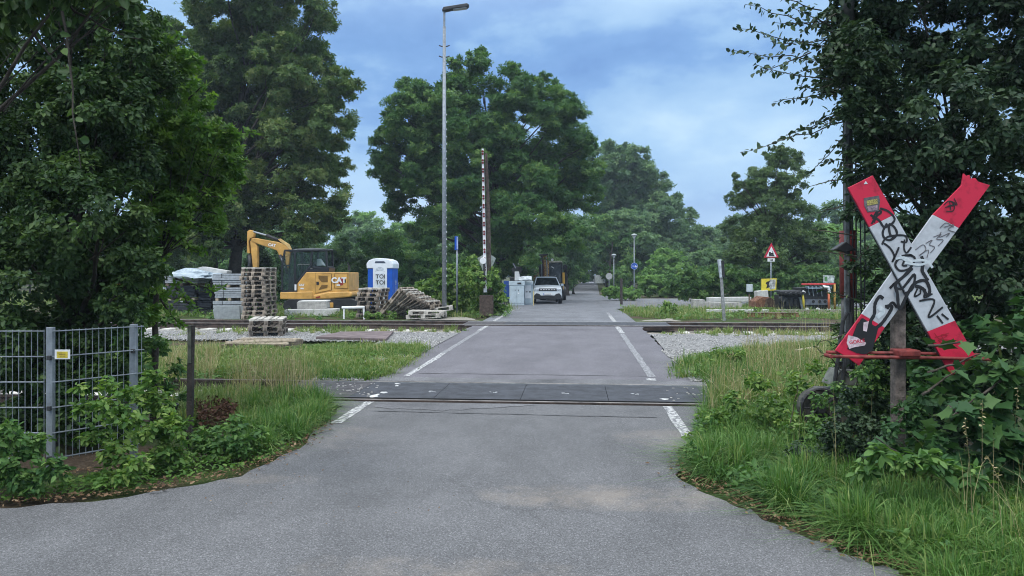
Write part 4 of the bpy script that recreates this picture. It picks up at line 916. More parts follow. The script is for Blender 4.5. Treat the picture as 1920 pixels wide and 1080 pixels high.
# --- portable toilet
t = thing('portable_toilet', 'blue and white portable toilet standing behind the leaning pallets', 'portable toilet', gp(718, 33), YAW - R(4)); o = t
WPL = mat('toilet_white', (.74, .79, .85), .45, .05, 3)
MB().box((0, .02, 1.0), (1.10, 1.10, 1.9)).build('cabin', BLUE, o, bevel=.04)
prof = [(-.58, 1.82), (.58, 1.82), (.59, 2.02), (.50, 2.16), (.30, 2.24), (0, 2.27), (-.30, 2.24), (-.50, 2.16), (-.59, 2.02)]
rf = MB().prism(prof, -.58, .62).build('roof', WPL, o, bevel=.03)
MB().prism([(-.22, 2.06), (.26, 2.06), (.2, 2.13), (-.18, 2.13)], -.6, -.585).build('vent_slot', mat('vent_blue', (.04, .06, .11), .5), rf)
dr = MB().prism([(-.30, .08), (.32, .08), (.32, 1.95), (.2, 2.02), (-.18, 2.02), (-.30, 1.95)], -.585, -.54).build('door', WPL, o, bevel=.015)
for k in range(3): MB().tube([(-.2 + k * .03, -.59, 1.7 + k * .06), (.01, -.59, 1.76 + k * .06), (.22 - k * .03, -.59, 1.7 + k * .06)], .008, 5).build('moulding', mat('toilet_line', (.45, .52, .6), .6), dr)
MB().box((.02, -.588, 1.0), (.4, .008, 1.2)).build('door_panel', mat('toilet_panel', (.62, .68, .75), .5), dr, bevel=.003)
text('lettering', 'TOI', .25, (.04, -.596, 1.46), INK, dr, .002, .004); text('lettering', 'TOI', .25, (.04, -.596, 1.20), INK, dr, .002, .004)
text('lettering', 'TOI TOI', .15, (.56, .1, 1.05), WPL, o, .003, .002, rz=R(90), tilt=R(-90))
MB().box((0, .02, .04), (1.2, 1.2, .1)).build('base', STEELD, o, bevel=.02)

# --- pallets
PW1 = mat('pallet_wood', (.36, .30, .24), .9, .35, 9, bump=.3); PW2 = mat('pallet_wood_dark', (.22, .185, .155), .9, .35, 9, bump=.3); PW3 = mat('pallet_wood_grey', (.50, .47, .42), .9, .25, 9)
def pallet(label, M, group, m=PW1, top=None):
    if not hasattr(pallet, 'me'):
        d = MB()
        for i, w in enumerate((.145, .1, .145, .1, .145)): d.box((0, (-.3275, -.165, 0, .165, .3275)[i], .133), (1.2, w, .022))
        for x in (-.527, 0, .527): d.box((x, 0, .111), (.145, .8, .022))
        s = MB().box((0, 0, .011), (1.2, .1, .022))
        for x in (-.527, 0, .527): s.box((x, 0, .061), (.145, .1, .078))
        ms = []
        for mb in (d, s):
            me = bpy.data.meshes.new('pallet_part'); me.from_pydata(mb.v, [], mb.f); me.update(); ms.append(me)
        pallet.me = {}
        for mm in (PW1, PW2, PW3):
            pallet.me[mm.name] = [x.copy() for x in ms]
            for x in pallet.me[mm.name]: x.materials.append(mm)
    t = thing('wooden_pallet', label, 'pallet', (0, 0, 0), 0, group); t.matrix_world = M; t.rotation_mode = 'XYZ'
    a, b = pallet.me[m.name]; a = pallet.me[(top or m).name][0]
    link('deck', a, t)
    for y in (-.35, 0, .35): s = link('skid', b, t); s.location = (0, y, 0)
    return t
ORD = ['bottom', 'second', 'third', 'fourth', 'fifth', 'sixth', 'seventh', 'eighth', 'ninth', 'tenth', 'eleventh', 'twelfth', 'thirteenth']
def pstack(px, Z, n, rz, where, group, jit=.03, lean=(0, 0), dark=.6):
    p = gp(px, Z)
    for i in range(n):
        w = 'topmost' if i == n - 1 else ('bottom' if i == 0 else ORD[i] + ' from the bottom')
        loc = p + Vector((random.gauss(0, jit) + lean[0] * i, random.gauss(0, jit) + lean[1] * i, i * .147))
        M = Matrix.Translation(loc) @ Matrix.Rotation(YAW + rz + random.gauss(0, .03), 4, 'Z') @ Matrix.Rotation(random.gauss(0, .008), 4, 'X')
        pallet(f'pallet, {w} of {where}', M, group, random.choice([PW1, PW2, PW1, PW2, PW2]), PW3 if i == n - 1 else None)
pstack(487, 26.1, 12, R(89), 'the tall stack below the yellow excavator arm', 'pallets in the tall stack', .025, (-.003, 0))
pstack(503, 19.0, 3, R(102), 'the low stack on the gravel', 'pallets in the low stack', .03)
pstack(702, 26.9, 7, R(82), 'the stack in front of the portable toilet', 'pallets in the toilet-side stack', .035, (-.012, 0))
# toppled stack leaning against it
for i in range(10):
    t_ = i / 9; p = at(748 + i * 5.5, 566 + i * 2.2, 26.2 + .05 * i)
    ang = R(-40 + 18 * t_ + random.uniform(-5, 5)); off = Vector((0, 0, 0))
    M = Matrix.Translation(p) @ Matrix.Rotation(YAW + R(-28) + random.gauss(0, .06), 4, 'Z') @ Matrix.Rotation(ang, 4, 'Y')
    w = 'leaning steepest against the stack' if i == 0 else ('lowest, at the right end' if i == 9 else ORD[i] + ' counted from the left')
    pallet(f'tilted pallet of the toppled heap, {w}', M, 'pallets of the toppled heap', random.choice([PW1, PW2]), random.choice([PW3, PW1]))
for i, (x, y, Z_, a) in enumerate(((800, 596, 25.6, -.06), (802, 590, 25.6, .02), (818, 584, 26.6, -.12))):
    M = Matrix.Translation(at(x, y, Z_)) @ Matrix.Rotation(YAW + R(-12 + 9 * i), 4, 'Z') @ Matrix.Rotation(a, 4, 'Y')
    pallet('pallet lying flat at the right foot of the toppled heap, ' + ('lower of two' if i == 0 else 'upper of two' if i == 1 else 'behind the other two'), M, 'pallets at the foot of the heap', PW3)
# broken pallet boards in the grass
f = PF('broken_pallet', 'broken pallet of pale thin boards lying in the grass before the gravel', 'pallet', 495, 15.6)
for i in range(5): MB().box((random.uniform(-.06, .06), -.6 + i * .29, .16), (1.35, .075, .022), Matrix.Rotation(R(-8) + random.uniform(-.06, .06), 3, 'Z')).build('board', WOODL, f.o, bevel=.003)
for x in (-.55, .52): MB().box((x, 0, .1), (.1, 1.2, .09), Matrix.Rotation(R(-8), 3, 'Z')).build('bearer', WOOD, f.o)

# --- slab bundles etc, left
def bundle(name, label, px0, px1, y0, y1, Z, n, m, d=.8, rz=0.0, strap=True, bearer=WOODL, group=None, ragged=.01, tags=0):
    f = PF(name, label, 'stack', (px0 + px1) / 2, Z, group); f.o.rotation_euler.z += rz
    w = (px1 - px0) * Z / FPX; zt = f.L(0, y0)[1]; zb = f.L(0, y1)[1]; hb = .1 if bearer else 0
    h = (zt - zb - hb) / n
    for i in range(n):
        MB().box((random.uniform(-ragged, ragged), d / 2 + random.uniform(-ragged, ragged), zb + hb + h * (i + .5)), (w - random.random() * ragged * 2, d, h * .86), Matrix.Rotation(random.gauss(0, ragged * .25), 3, 'Y')).build('slab' if m is SLAB else 'layer', m, f.o, bevel=.008)
    if bearer:
        for k in (-.42, 0, .42): MB().box((k * w, d / 2, zb + hb / 2 - .002), (.11, d, hb - .01)).build('bearer', bearer, f.o)
    if strap:
        for k in (-.2,): MB().box((k * w, -.006, (zt + zb + hb) / 2), (.02, .006, zt - zb - hb)).build('strap', STEELD, f.o)
    for k in range(tags): MB().box((-.02 + .1 * k / max(1, tags), -.012, zb + .1 + (zt - zb) * (k + .3) / tags), (.1, .006, .06)).build('paper_label', WHITEP, f.o)
    return f
gS = 'strapped slab bundles left of the tall pallet stack'
bundle('slab_bundle', 'bundle of grey slabs, lowest of the right-hand pile beside the tall pallets', 399, 459, 564, 597, 28.2, 4, SLAB, group=gS)
bundle('slab_bundle', 'bundle of grey slabs, middle of the right-hand pile beside the tall pallets', 402, 458, 539, 564, 28.2, 5, SLAB, group=gS, ragged=.02)
bundle('slab_bundle', 'bundle of grey slabs, topmost of the right-hand pile beside the tall pallets', 398, 457, 513, 539, 28.2, 5, SLAB, group=gS, ragged=.02)
KMAT = mat('dark_kerb_units', (.04, .045, .055), .7, .3, 8)
bundle('dark_unit_stack', 'black wrapped units with white paper labels, left pile, lower half', 312, 366, 563, 592, 28.6, 5, KMAT, tags=3, ragged=.05, d=1.0)
bundle('dark_unit_stack', 'black wrapped units with white paper labels, left pile, upper half', 314, 366, 536, 563, 28.6, 4, KMAT, tags=2, ragged=.05, d=1.0)
bundle('dark_unit_stack', 'ragged dark flat units between the label-bearing pile and the grey slabs, lower half', 366, 400, 563, 590, 28.9, 6, KMAT, strap=False, ragged=.08, bearer=None)
bundle('dark_unit_stack', 'ragged dark flat units between the label-bearing pile and the grey slabs, upper half', 368, 398, 536, 563, 28.9, 5, KMAT, strap=False, ragged=.08, bearer=None)
bundle('slab_bundle', 'bundle of thin grey slabs on top of the black wrapped pile', 308, 372, 518, 536, 28.6, 4, SLAB, group=gS, ragged=.03, bearer=WOOD)
f = PF('concrete_channel', 'pale concrete trough element lying on the left slab piles', 'concrete block', 392, 29.2, z=CH - (513 - HY) * 29.2 / FPX)
MB().prism(f.poly([(358, 513), (361, 505), (379, 500), (426, 508), (425, 513)]), 0, .5).build('block', CONCL, f.o, bevel=.01)
lump('plastic_sheet', 'crumpled clear plastic sheeting over the left slab piles', 'plastic sheet', at(368, 518, 28.7), (1.1, .5, .2), mat('clear_sheet', (.38, .45, .50), .25, .12, 12), 7, amp=.5)
SL2 = mat('concrete_plate', (.30, .33, .34), .85, .12, 8)
f = PF('leaning_slab', 'large grey concrete plate standing upright against the slab piles', 'slab', 425, 26.4); MB().prism(f.poly([(401, 574), (449, 574), (450, 600), (401, 600)]), 0, .09).build('plate', SL2, f.o, bevel=.008)
f = PF('leaning_slab', 'grey plate mostly hidden behind the large upright concrete plate', 'slab', 452, 26.8); MB().prism(f.poly([(440, 572), (459, 572), (459, 598), (440, 598)]), 0, .09).build('plate', SL2, f.o, bevel=.008)
lump('bulk_bag', 'white bulk bag half hidden behind the thin tree trunk', 'bag', at(291, 549, 30), (.42, .4, .5), BAG, 9, amp=.12)
lump('bulk_bag', 'white bulk bag seen low between leaves at the far left', 'bag', at(262, 552, 31), (.4, .4, .42), BAG, 10, amp=.12)
f = PF('site_vehicle', 'orange yellow machine rear glimpsed between leaves left of the white bags', 'machine', 232, 33)
MB().prism(f.poly([(214, 518), (250, 518), (252, 538), (212, 538)]), 0, 1.5).build('engine_cover', YEL, f.o, bevel=.05); MB().disc(f.p3(246, 530, -.02), .1, -.01, .01, 14).build('round_decal', BLUE, f.o)
MB().prism(f.poly([(206, 538), (256, 538), (256, 560), (206, 560)]), .1, 1.5).build('chassis', BLACK, f.o, bevel=.05)
for x in (214, 248): MB().disc(f.p3(x, 566, .2), .42, -.2, .2, 20).build('wheel', BLACK, f.o, bevel=.03)
# concrete blocks before the excavator
bar3('concrete_block', 'long pale concrete base lying in front of the excavator', 'concrete block', [(533, 581), (632, 579), (632, 592), (545, 594), (533, 592)], 27.6, .5, CONCL)
bar3('concrete_block', 'hollow concrete element with pale top stacked on the long base', 'concrete block', [(556, 567), (611, 566), (612, 578), (600, 581), (557, 582)], 27.8, .6, CONC)
bar3('stone_slab', 'thin white topped slab capping the concrete stack in front of the excavator', 'slab', [(560, 564), (611, 563.5), (612, 566), (557, 567)], 27.8, .7, mat('slab_white', (.6, .6, .58), .8, .08, 5))
f = PF('rusty_plate', 'large rust brown steel plate lying on the gravel left of the road', 'steel plate', 690, 17.7)
p = [gxy(592, 637), (gxy(724, 641)), gxy(738, 626), gxy(640, 627)]
M_ = f.o.matrix_basis.inverted() if False else None
loc = f.o.location; inv = Matrix.Rotation(-YAW, 3, 'Z')
pp = [inv @ Vector((x - loc.x, y - loc.y, 0)) for x, y in p]
MB().prismz([(a.x, a.y) for a in pp][::1], .02, .075).build('plate', mat('plate_rust', (.16, .125, .125), .85, .2, 4, bump=.2), f.o, bevel=.006)

# --- tracked excavator
f = PF('excavator', 'yellow tracked excavator with dark glazed cab, arm folded down to the left', 'excavator', 605, 30.0); o = f.o
def e6(x, y): return (430 + x / 6, 420 + y / 6)
def Q(pts): return f.poly([e6(*p) for p in pts])
YE = mat('machine_yellow', (.60, .335, .085), .45, .14, 2.2)
body = MB().prism(Q([(840, 840), (840, 668), (938, 540), (1402, 545), (1405, 750), (1180, 760), (1010, 838)]), -.95, .95).build('body', YE, o, bevel=.03)
MB().prism(Q([(655, 760), (1012, 752), (1012, 838), (655, 836)]), -.98, .4).build('platform_skirt', YE, o, bevel=.03)
MB().prism(Q([(1016, 838), (1020, 790), (1180, 755), (1405, 750), (1440, 770), (1442, 800), (1420, 812), (1180, 835)]), -1.0, 1.0).build('counterweight', YE, o, bevel=.05)
d1 = MB().prism(Q([(1040, 555), (1212, 560), (1212, 735), (1040, 770)]), -.985, -.955).build('engine_door', YE, o, bevel=.01)
MB().prism(Q([(1075, 578), (1175, 582), (1175, 650), (1110, 650), (1075, 610)]), -.995, -.988).build('vent', YELD, d1)
MB().prism(Q([(1110, 680), (1175, 680), (1170, 712), (1075, 735)]), -.995, -.988).build('vent', YELD, d1)
MB().prism(Q([(1052, 645), (1080, 645), (1080, 680), (1052, 680)]), -.997, -.988).build('latch', BLACK, d1)
d2 = MB().prism(Q([(1250, 560), (1390, 560), (1390, 718), (1250, 712)]), -.985, -.955).build('rear_door', YE, o, bevel=.01)
for pts in ([(1036, 550), (1040, 550), (1040, 772), (1036, 772)], [(1213, 556), (1217, 556), (1217, 738), (1213, 738)], [(1244, 556), (1248, 556), (1248, 718), (1244, 718)], [(1392, 556), (1395, 556), (1395, 720), (1392, 720)], [(1040, 552), (1212, 556), (1212, 553), (1040, 549)], [(1250, 556), (1392, 556), (1392, 553), (1250, 553)]):
    MB().prism(Q(pts), -.962, -.951).build('panel_gap', YELD, body)
RC = mat('logo_red', (.28, .03, .02), .5)
MB().prism(Q([(1290, 605), (1345, 600), (1352, 640), (1340, 680), (1300, 692)]), -.992, -.987).build('logo_patch', RC, d2)
x, z = f.L(*e6(1296, 632)); text('lettering', 'CAT', .29, (x, -.997, z), WHITEP, d2, .002, .012)
MB().prism(Q([(1272, 675), (1310, 675), (1310, 690), (1272, 690)]), -.998, -.993).build('model_plate', WHITEP, d2)
MB().prism(Q([(1358, 620), (1372, 620), (1372, 655), (1358, 655)]), -.997, -.988).build('latch', BLACK, d2)
x, z = f.L(*e6(888, 682)); text('lettering', 'CAT', .11, (x, -.955, z), WHITEP, body, .002, .005); MB().prism(Q([(875, 712), (910, 712), (910, 728), (875, 728)]), -.957, -.952).build('model_plate', WHITEP, body)
MB().prism(Q([(815, 675), (835, 675), (835, 740), (815, 740)]), -1.0, -.985).build('warning_label', WHITEP, o)
MB().prism(Q([(1045, 812), (1095, 800), (1095, 818), (1050, 824)]), -1.012, -1.003).build('reflector', RC, o)
# cab
cabp = [(662, 752), (664, 480), (690, 310), (730, 296), (805, 285), (1160, 290), (1165, 480), (1190, 500), (1175, 535), (938, 535), (845, 655), (842, 752)]
CABM = mat('cab_frame', (.02, .022, .026), .35, .1, 5)
cab = o
fr = MB()
for a, b, w in (((672, 752), (674, 470), .07), ((674, 470), (700, 310), .07), ((700, 305), (1155, 300), .08), ((812, 310), (812, 745), .09), ((1000, 305), (985, 470), .08), ((985, 470), (835, 650), .08), ((1155, 300), (1160, 480), .08), ((1000, 485), (1185, 500), .09), ((668, 750), (840, 750), .07)):
    for y in (-.9, .05):
        p, q = Vector(f.p3(*e6(*a), y)), Vector(f.p3(*e6(*b), y)); fr.tube([p, q], w * .62, 4)
for a in ((672, 750), (698, 308), (1157, 300), (1160, 482), (674, 470)): fr.tube([f.p3(*e6(*a), -.9), f.p3(*e6(*a), .05)], .035, 4)
cf = fr.build('cab_frame', CABM, o)
MB().prism(Q([(795, 290), (1010, 278), (1160, 286), (1165, 298), (795, 304)]), -.95, .1).build('cab_roof', mat('cab_roof_grey', (.12, .13, .14), .5), cf, bevel=.02)
MB().prism(Q([(960, 500), (1190, 490), (1180, 540), (935, 540)]), -.92, .08).build('cab_sill', CABM, cf, bevel=.02)
for pts in ([(682, 745), (684, 480), (708, 325), (800, 325), (800, 745)], [(825, 745), (825, 325), (990, 325), (975, 465), (832, 640)], [(1012, 320), (1145, 320), (1150, 475), (1005, 478)]):
    for y in (-.9, .05): MB().prism(Q(pts), y - .006, y + .006).build('window', CGL, cf)
MB().prism(Q([(700, 600), (800, 600), (800, 740), (690, 740)]), -.35, -.3).build('floor_console', STEELD, cf)
st_ = MB().prism(Q([(880, 640), (960, 560), (985, 430), (1010, 430), (1005, 600), (940, 680), (890, 690)]), -.7, -.2).build('seat', BLACK, cf, bevel=.03)
MB().prism(Q([(1025, 400), (1060, 392), (1075, 420), (1110, 470), (1025, 476)]), -.6, -.3).build('pale_cover', WHITEP, cf, bevel=.03)
MB().tube([f.p3(*e6(840, 458), -.88), f.p3(*e6(975, 458), -.88)], .02, 5).build('handrail', CABM, cf); MB().tube([f.p3(*e6(908, 330), -.88), f.p3(*e6(908, 458), -.88)], .015, 5).build('handrail', CABM, cf)
# boom, stick, rams (the boom swings in the middle of the front)
bo = MB().prism(Q([(255, 165), (300, 158), (560, 205), (640, 235), (700, 300), (690, 350), (650, 372), (565, 350), (545, 300), (330, 225), (262, 195)]), -.12, .18).build('boom', YE, o, bevel=.025)
MB().prism(Q([(640, 360), (690, 330), (680, 430), (665, 500), (640, 440)]), -.11, .17).build('boom_foot', YE, bo, bevel=.02)
MB().prism(Q([(560, 175), (590, 165), (640, 200), (690, 230), (717, 290), (700, 300), (650, 240), (590, 205)]), -.16, -.125).build('hose_guard', mat('machine_yellow_pale', (.62, .42, .16), .5), bo, bevel=.01)
x, z = f.L(*e6(490, 240)); text('lettering', 'CAT', .15, (x, -.126, z), WHITEP, bo, .002, .006, tilt=R(8))
sk = MB().prism(Q([(210, 85), (235, 66), (265, 72), (285, 110), (280, 150), (240, 165), (226, 200), (240, 330), (205, 330)]), -.1, .14).build('stick', YE, o, bevel=.02)
MB().prism(Q([(240, 195), (262, 180), (300, 215), (325, 250), (325, 440), (320, 520), (275, 520), (255, 330)]), -.09, .13).build('stick_arm', YE, sk, bevel=.02)
MB().tube([f.p3(*e6(265, 85), -.02), f.p3(*e6(430, 130), -.02)], .035, 8).build('ram_rod', STEEL, sk); MB().tube([f.p3(*e6(420, 128), -.02), f.p3(*e6(600, 200), -.02)], .07, 10).build('ram_cylinder', BLACK, sk, smooth=True)
MB().tube([f.p3(*e6(228, 340), .02), f.p3(*e6(235, 560), .02)], .09, 8).build('ram_cylinder', BLACK, sk, smooth=True)
MB().tube([f.p3(*e6(580, 350), -.16), f.p3(*e6(640, 480), -.16), f.p3(*e6(668, 560), -.16)], [.07, .07, .04], 8).build('ram_cylinder', BLACK, bo, smooth=True)
MB().tube([f.p3(*e6(605, 385), -.24), f.p3(*e6(650, 500), -.24)], .025, 6).build('ram_rod', STEEL, bo)
MB().prism(Q([(225, 560), (330, 520), (360, 640), (380, 780), (300, 860), (230, 800)]), -.35, .4).build('bucket', STEELD, o, bevel=.03)
MB().tube([f.p3(*e6(1385, 545), -.6), f.p3(*e6(1388, 480), -.6), f.p3(*e6(1365, 430), -.6)], .025, 6).build('mirror_arm', BLACK, o); MB().box(f.p3(*e6(1385, 495), -.62), (.1, .03, .2)).build('mirror', BLACK, o)
text('lettering', '308', .1, (f.L(*e6(1372, 775))[0], -1.004, f.L(*e6(1372, 775))[1]), INK, o, .002, .003) if False else None
# undercarriage
for y in (-1.0, .72):
    z0 = .02; pr = [(-1.45, .25), (-1.3, .05), (-1.1, z0), (1.15, z0), (1.4, .1), (1.5, .3), (1.4, .5), (1.2, .58), (-1.2, .56), (-1.4, .45)]
    MB().prism([(a_ + .15, b_) for a_, b_ in pr], y, y + .32).build('crawler_track', BLACK, o, bevel=.02)
    for k in range(6): MB().disc((-1.1 + k * .48, y - .01, .2), .11, -.02, .02, 12).build('roller', STEELD, o)
MB().box((.15, 0, .42), (1.5, 1.5, .25)).build('chassis', STEELD, o, bevel=.03)
x, z = f.L(*e6(1220, 900)); MB().box((x, -1.03, z), (.14, .03, .2)).build('yellow_cap', YE, o, bevel=.02)
#__PART3__
# ------------------------------------------------------------------ vegetation
def inpoly(P, poly):
    x, y = P[:, 0], P[:, 1]; c = np.zeros(len(P), bool); n = len(poly)
    for i in range(n):
        x1, y1 = poly[i]; x2, y2 = poly[(i + 1) % n]
        if y1 == y2: continue
        c ^= ((y1 > y) != (y2 > y)) & (x < (x2 - x1) * (y - y1) / (y2 - y1) + x1)
    return c
def scatter(poly, n, clump=0.0, cs=.25):
    a = np.array(poly); lo, hi = a.min(0), a.max(0); out = []; k = 0
    while k < n:
        q = rng.uniform(lo, hi, (n * 2, 2))
        if clump:
            w = np.sin(q[:, 0] / cs + 1.3 * np.sin(q[:, 1] / cs * .7)) * np.sin(q[:, 1] / cs * .9 + 1.7 * np.sin(q[:, 0] / cs * .6)); q = q[w > rng.uniform(-1, 1, len(q)) * clump * 1.2 - .6 * (1 - clump)]
        q = q[inpoly(q, poly)]; out.append(q); k += len(q)
        if len(q) == 0: break
    return np.concatenate(out)[:n]
def blades(polys, n, h0, h1, w, m, label, lean=.45, clump=.5, name='grass', cs=.25, tus=0, tr=.06):
    P = np.concatenate([scatter(p, max(1, int(n * f)), clump, cs) for p, f in polys]); k = len(P)
    th = rng.random(k) * 6.283
    if tus:
        c = P[rng.choice(k, max(1, k // tus), replace=False)]; idx = rng.integers(0, len(c), k); rr = np.abs(rng.normal(0, tr, k)); cent = c[idx]
        P = cent + np.column_stack([np.cos(th), np.sin(th)]) * rr[:, None]; hs = rng.uniform(.55, 1.25, len(c))[idx]; cr_ = rng.normal(0, .22, len(c))[idx]
    else: hs = 1; cr_ = 0
    z = gzn(P[:, 1]) - .03; B = np.column_stack([P, z])
    H = rng.uniform(h0, h1, k) * hs * (.75 + .5 * (np.sin(P[:, 0] * 1.7) * np.sin(P[:, 1] * 1.3 + 1) * .5 + .5))
    th = th + rng.normal(0, .5, k)
    d = np.column_stack([np.cos(th), np.sin(th), np.zeros(k)]); s = np.column_stack([-np.sin(th), np.cos(th), np.zeros(k)])
    ph = rng.random(k) * 6.28; s = nrm(s + .6 * d * np.sin(ph)[:, None])
    le = np.abs(rng.normal(lean * .6, lean, k)); W = w * rng.uniform(.6, 1.3, k)
    up = np.array([0, 0, 1.])
    def pt(t, bend): return B + up * (H * t * (1 - np.minimum(.45 * le * t * t, .75)))[:, None] + d * (H * le * bend)[:, None]
    c1, c2, c3 = pt(.45, .16), pt(.8, .5), pt(1.0, 1.0)
    V = np.stack([B - s * W[:, None] * .5, B + s * W[:, None] * .5, c1 - s * W[:, None] * .5, c1 + s * W[:, None] * .5, c2 - s * W[:, None] * .35, c2 + s * W[:, None] * .35, c3], 1).reshape(-1, 3)
    o = (np.arange(k) * 7)[:, None]
    F4 = np.concatenate([o + np.array([0, 1, 3, 2]), o + np.array([2, 3, 5, 4])]); F3 = o + np.array([4, 5, 6]); r = np.clip(rng.normal(.42, .22, k) + cr_, 0, 1)
    return tag(npmesh(name, V, [F4, F3], m, np.concatenate([r, r, r])), label, 'grass', kind='stuff')
def pg(*pts): return [gxy(*p) for p in pts]
def zblob(bl): return [(Vector(c), r) for c, r in bl]
def ground_clip(P, O, C):
    k = P[:, 2] > gzn(P[:, 1]) + .01; return P[k], O[k], C[k]
def spray(a, b, n, ls, sag=.0, side=.5):
    """a leafy twig: points and outward vectors of leaves set along it, plus its path."""
    a = Vector(a); b = Vector(b); L_ = (b - a).length; path = []
    for i in range(7):
        t = i / 6; path.append(a.lerp(b, t) + Vector((0, 0, -sag * L_ * math.sin(math.pi * t * .8))) + Vector(rng.normal(0, .012 * L_, 3)))
    P = []; O = []; u = (b - a).normalized()
    for i in range(n):
        t = (i + .5) / n * 6; k = int(t); p = path[k].lerp(path[min(6, k + 1)], t - k); w = u.orthogonal(); w.rotate(Matrix.Rotation(random.random() * 6.28, 3, u))
        P.append(p + w * ls * random.uniform(.1, side * (1.3 - t / 6))); O.append((w * .8 + u * .7 + Vector((0, 0, -.1))))
    return path, P, O
AREA = {id(T_CL): .42, id(T_CL5): .45, id(T_TRI): .42, id(T_OV): .34, id(T_LONG): .17, id(T_LOBE): .6}
def plant(name, label, cat, bl, leaf, T, m, cover=2.2, puff=.3, flat=.7, base=None, top=None, r0=.2, bark=BARK, sprays=(), group=None, inner=.25, twigs=2, droop=.35, hole=0.0, ku=.55, ko=.6, kr=.55, part='crown', stem='trunk', lo=.22):
    P, O, C = crown_points(bl, leaf * leaf * AREA[id(T)], cover, puff, flat, inner, hole)
    if base is None:
        c = sum((b[0] for b in bl), Vector()) / len(bl); base = Vector((c.x, c.y, gz(c.y)))
    root = thing(name, label, cat, base, 0, group); off = np.array(base)
    P, O, C = ground_clip(P, O, C); mbs = MB()
    if len(sprays):
        pp, oo = [], []
        for (a, b, n, sg) in sprays:
            path, p, o = spray(a, b, n, leaf, sg); pp += p; oo += o; mbs.tube([q - base for q in path], [leaf * .12 * (1 - .12 * i) for i in range(7)], 5, False)
        P = np.concatenate([P, np.array(pp)]); O = np.concatenate([O, nrm(np.array(oo))]); C = np.concatenate([C, rng.random(len(pp))])
    leafmesh(part, P - off, O, leaf, T, m, root, cl=C, droop=droop, ku=ku, ko=ko, kr=kr)
    if len(sprays): mbs.build('twigs', bark, root, smooth=True)['kind'] = 'stuff'
    if top is not None:
        limbs((0, 0, 0), Vector(top) - base, [(Vector(c) - base, r) for c, r in bl], r0, bark, root, stem, twigs, lo=lo)
    return root

# --- the big sycamore on the left
B = [(470, 40, 100), (560, 55, 70), (395, 80, 85), (590, 150, 62), (632, 165, 38), (500, 160, 90), (410, 200, 85), (612, 235, 48), (560, 280, 75), (632, 325, 34), (480, 320, 90), (385, 320, 85), (590, 385, 58), (628, 408, 28), (520, 410, 52), (345, 140, 65), (335, 300, 75), (415, 420, 60), (330, 420, 70), (380, 470, 35), (450, -70, 100), (540, -60, 75), (490, -170, 80), (400, -140, 70), (650, 160, 20), (560, 340, 50), (470, 230, 70), (350, 230, 60), (600, 20, 30)]
B_ = [(c, r * (1.12 if r > .9 else 1)) for c, r in pxb(B + [(450, 120, 70), (540, 230, 70), (430, 370, 60), (540, 120, 60), (370, 260, 60), (600, 200, 40), (600, 310, 40), (570, 430, 35), (460, 430, 40)], 38, 2.2)]
plant('sycamore_tree', 'huge broad sycamore with tan seed clusters standing behind the slab piles', 'tree', B_, .25, T_CL5, L_SYC, 1.9, .24, .6, gp(443, 38), at(470, 60, 38), .36, BARKD, hole=.03, twigs=3)
t = thing('tree_stem', 'slimmer dark second trunk left of the big sycamore trunk', 'tree', gp(404, 39.5))
q = t.location; MB().tube([(0, 0, -.1), Vector(at(402, 500, 39.5)) - q, Vector(at(392, 430, 39.5)) - q, Vector(at(370, 330, 39.5)) - q], [.25, .2, .17, .1], 10).build('trunk', BARKD, t, smooth=True)
P, O, C = crown_points(pxb([(370, 330, 40), (350, 380, 40), (390, 380, 40)], 39.5, .5), .3 * .3 * .45, 1.3); leafmesh('crown', P - np.array(q), O, .3, T_CL5, L_SYC, t, cl=C)

# --- central maple
B = [(775, 178, 32), (768, 225, 45), (742, 258, 36), (722, 300, 26), (733, 325, 36), (748, 380, 33), (790, 340, 48), (828, 390, 45), (866, 150, 32), (852, 118, 15), (898, 118, 24), (902, 98, 12), (880, 200, 62), (958, 165, 40), (960, 130, 16), (1020, 172, 32), (1022, 145, 14), (950, 250, 85), (850, 285, 65), (1040, 228, 52), (1078, 262, 38), (1092, 310, 38), (1078, 368, 48), (1020, 330, 75), (930, 370, 85), (1000, 430, 65), (880, 440, 55), (930, 480, 50), (800, 425, 32), (1055, 430, 40), (960, 500, 40), (890, 500, 35), (1060, 195, 22), (1100, 270, 18), (1110, 345, 22), (800, 290, 45), (770, 330, 40), (850, 350, 55), (810, 240, 40), (980, 350, 70), (705, 262, 12), (716, 250, 12), (735, 215, 18), (820, 200, 30), (1050, 170, 15), (760, 155, 12)]
plant('maple_tree', 'large round dark green maple in the centre behind the upright white boom', 'tree', [(c, r * (1.13 if r > .7 else 1)) for c, r in pxb(B, 48, 2.6)], .27, T_CL5, L_MAP, 2.2, .27, .6, gp(925, 48), at(930, 220, 48), .4, BARKD, hole=0, twigs=2)

# --- trees right of it, along the avenue
def far(name, label, B, Z, leaf, m, basepx, r0=.3, dj=2.5, T=T_CL5, cover=1.6, grow=1.0, **k):
    return plant(name, label, k.pop('cat', 'tree'), [(c, r * grow) for c, r in pxb(B, Z, dj)], leaf, T, m, cover, .3, .65, gp(basepx, Z), at(basepx, min(b[1] for b in B) + 40, Z), r0, BARKD, **k)
far('ash_tree', 'tall hazy feathery tree rising right behind the big maple', [(1148, 298, 34), (1185, 300, 30), (1172, 280, 18), (1140, 272, 12), (1172, 345, 50), (1225, 350, 34), (1250, 372, 24), (1240, 405, 38), (1200, 415, 55), (1135, 350, 40), (1262, 440, 28), (1160, 440, 50), (1120, 300, 20), (1270, 385, 14), (1210, 320, 20), (1170, 385, 45), (1215, 385, 40), (1150, 400, 40), (1195, 340, 35)], 92, .5, L_FAR, 1180, .35, 4, cover=2.0, grow=1.12)
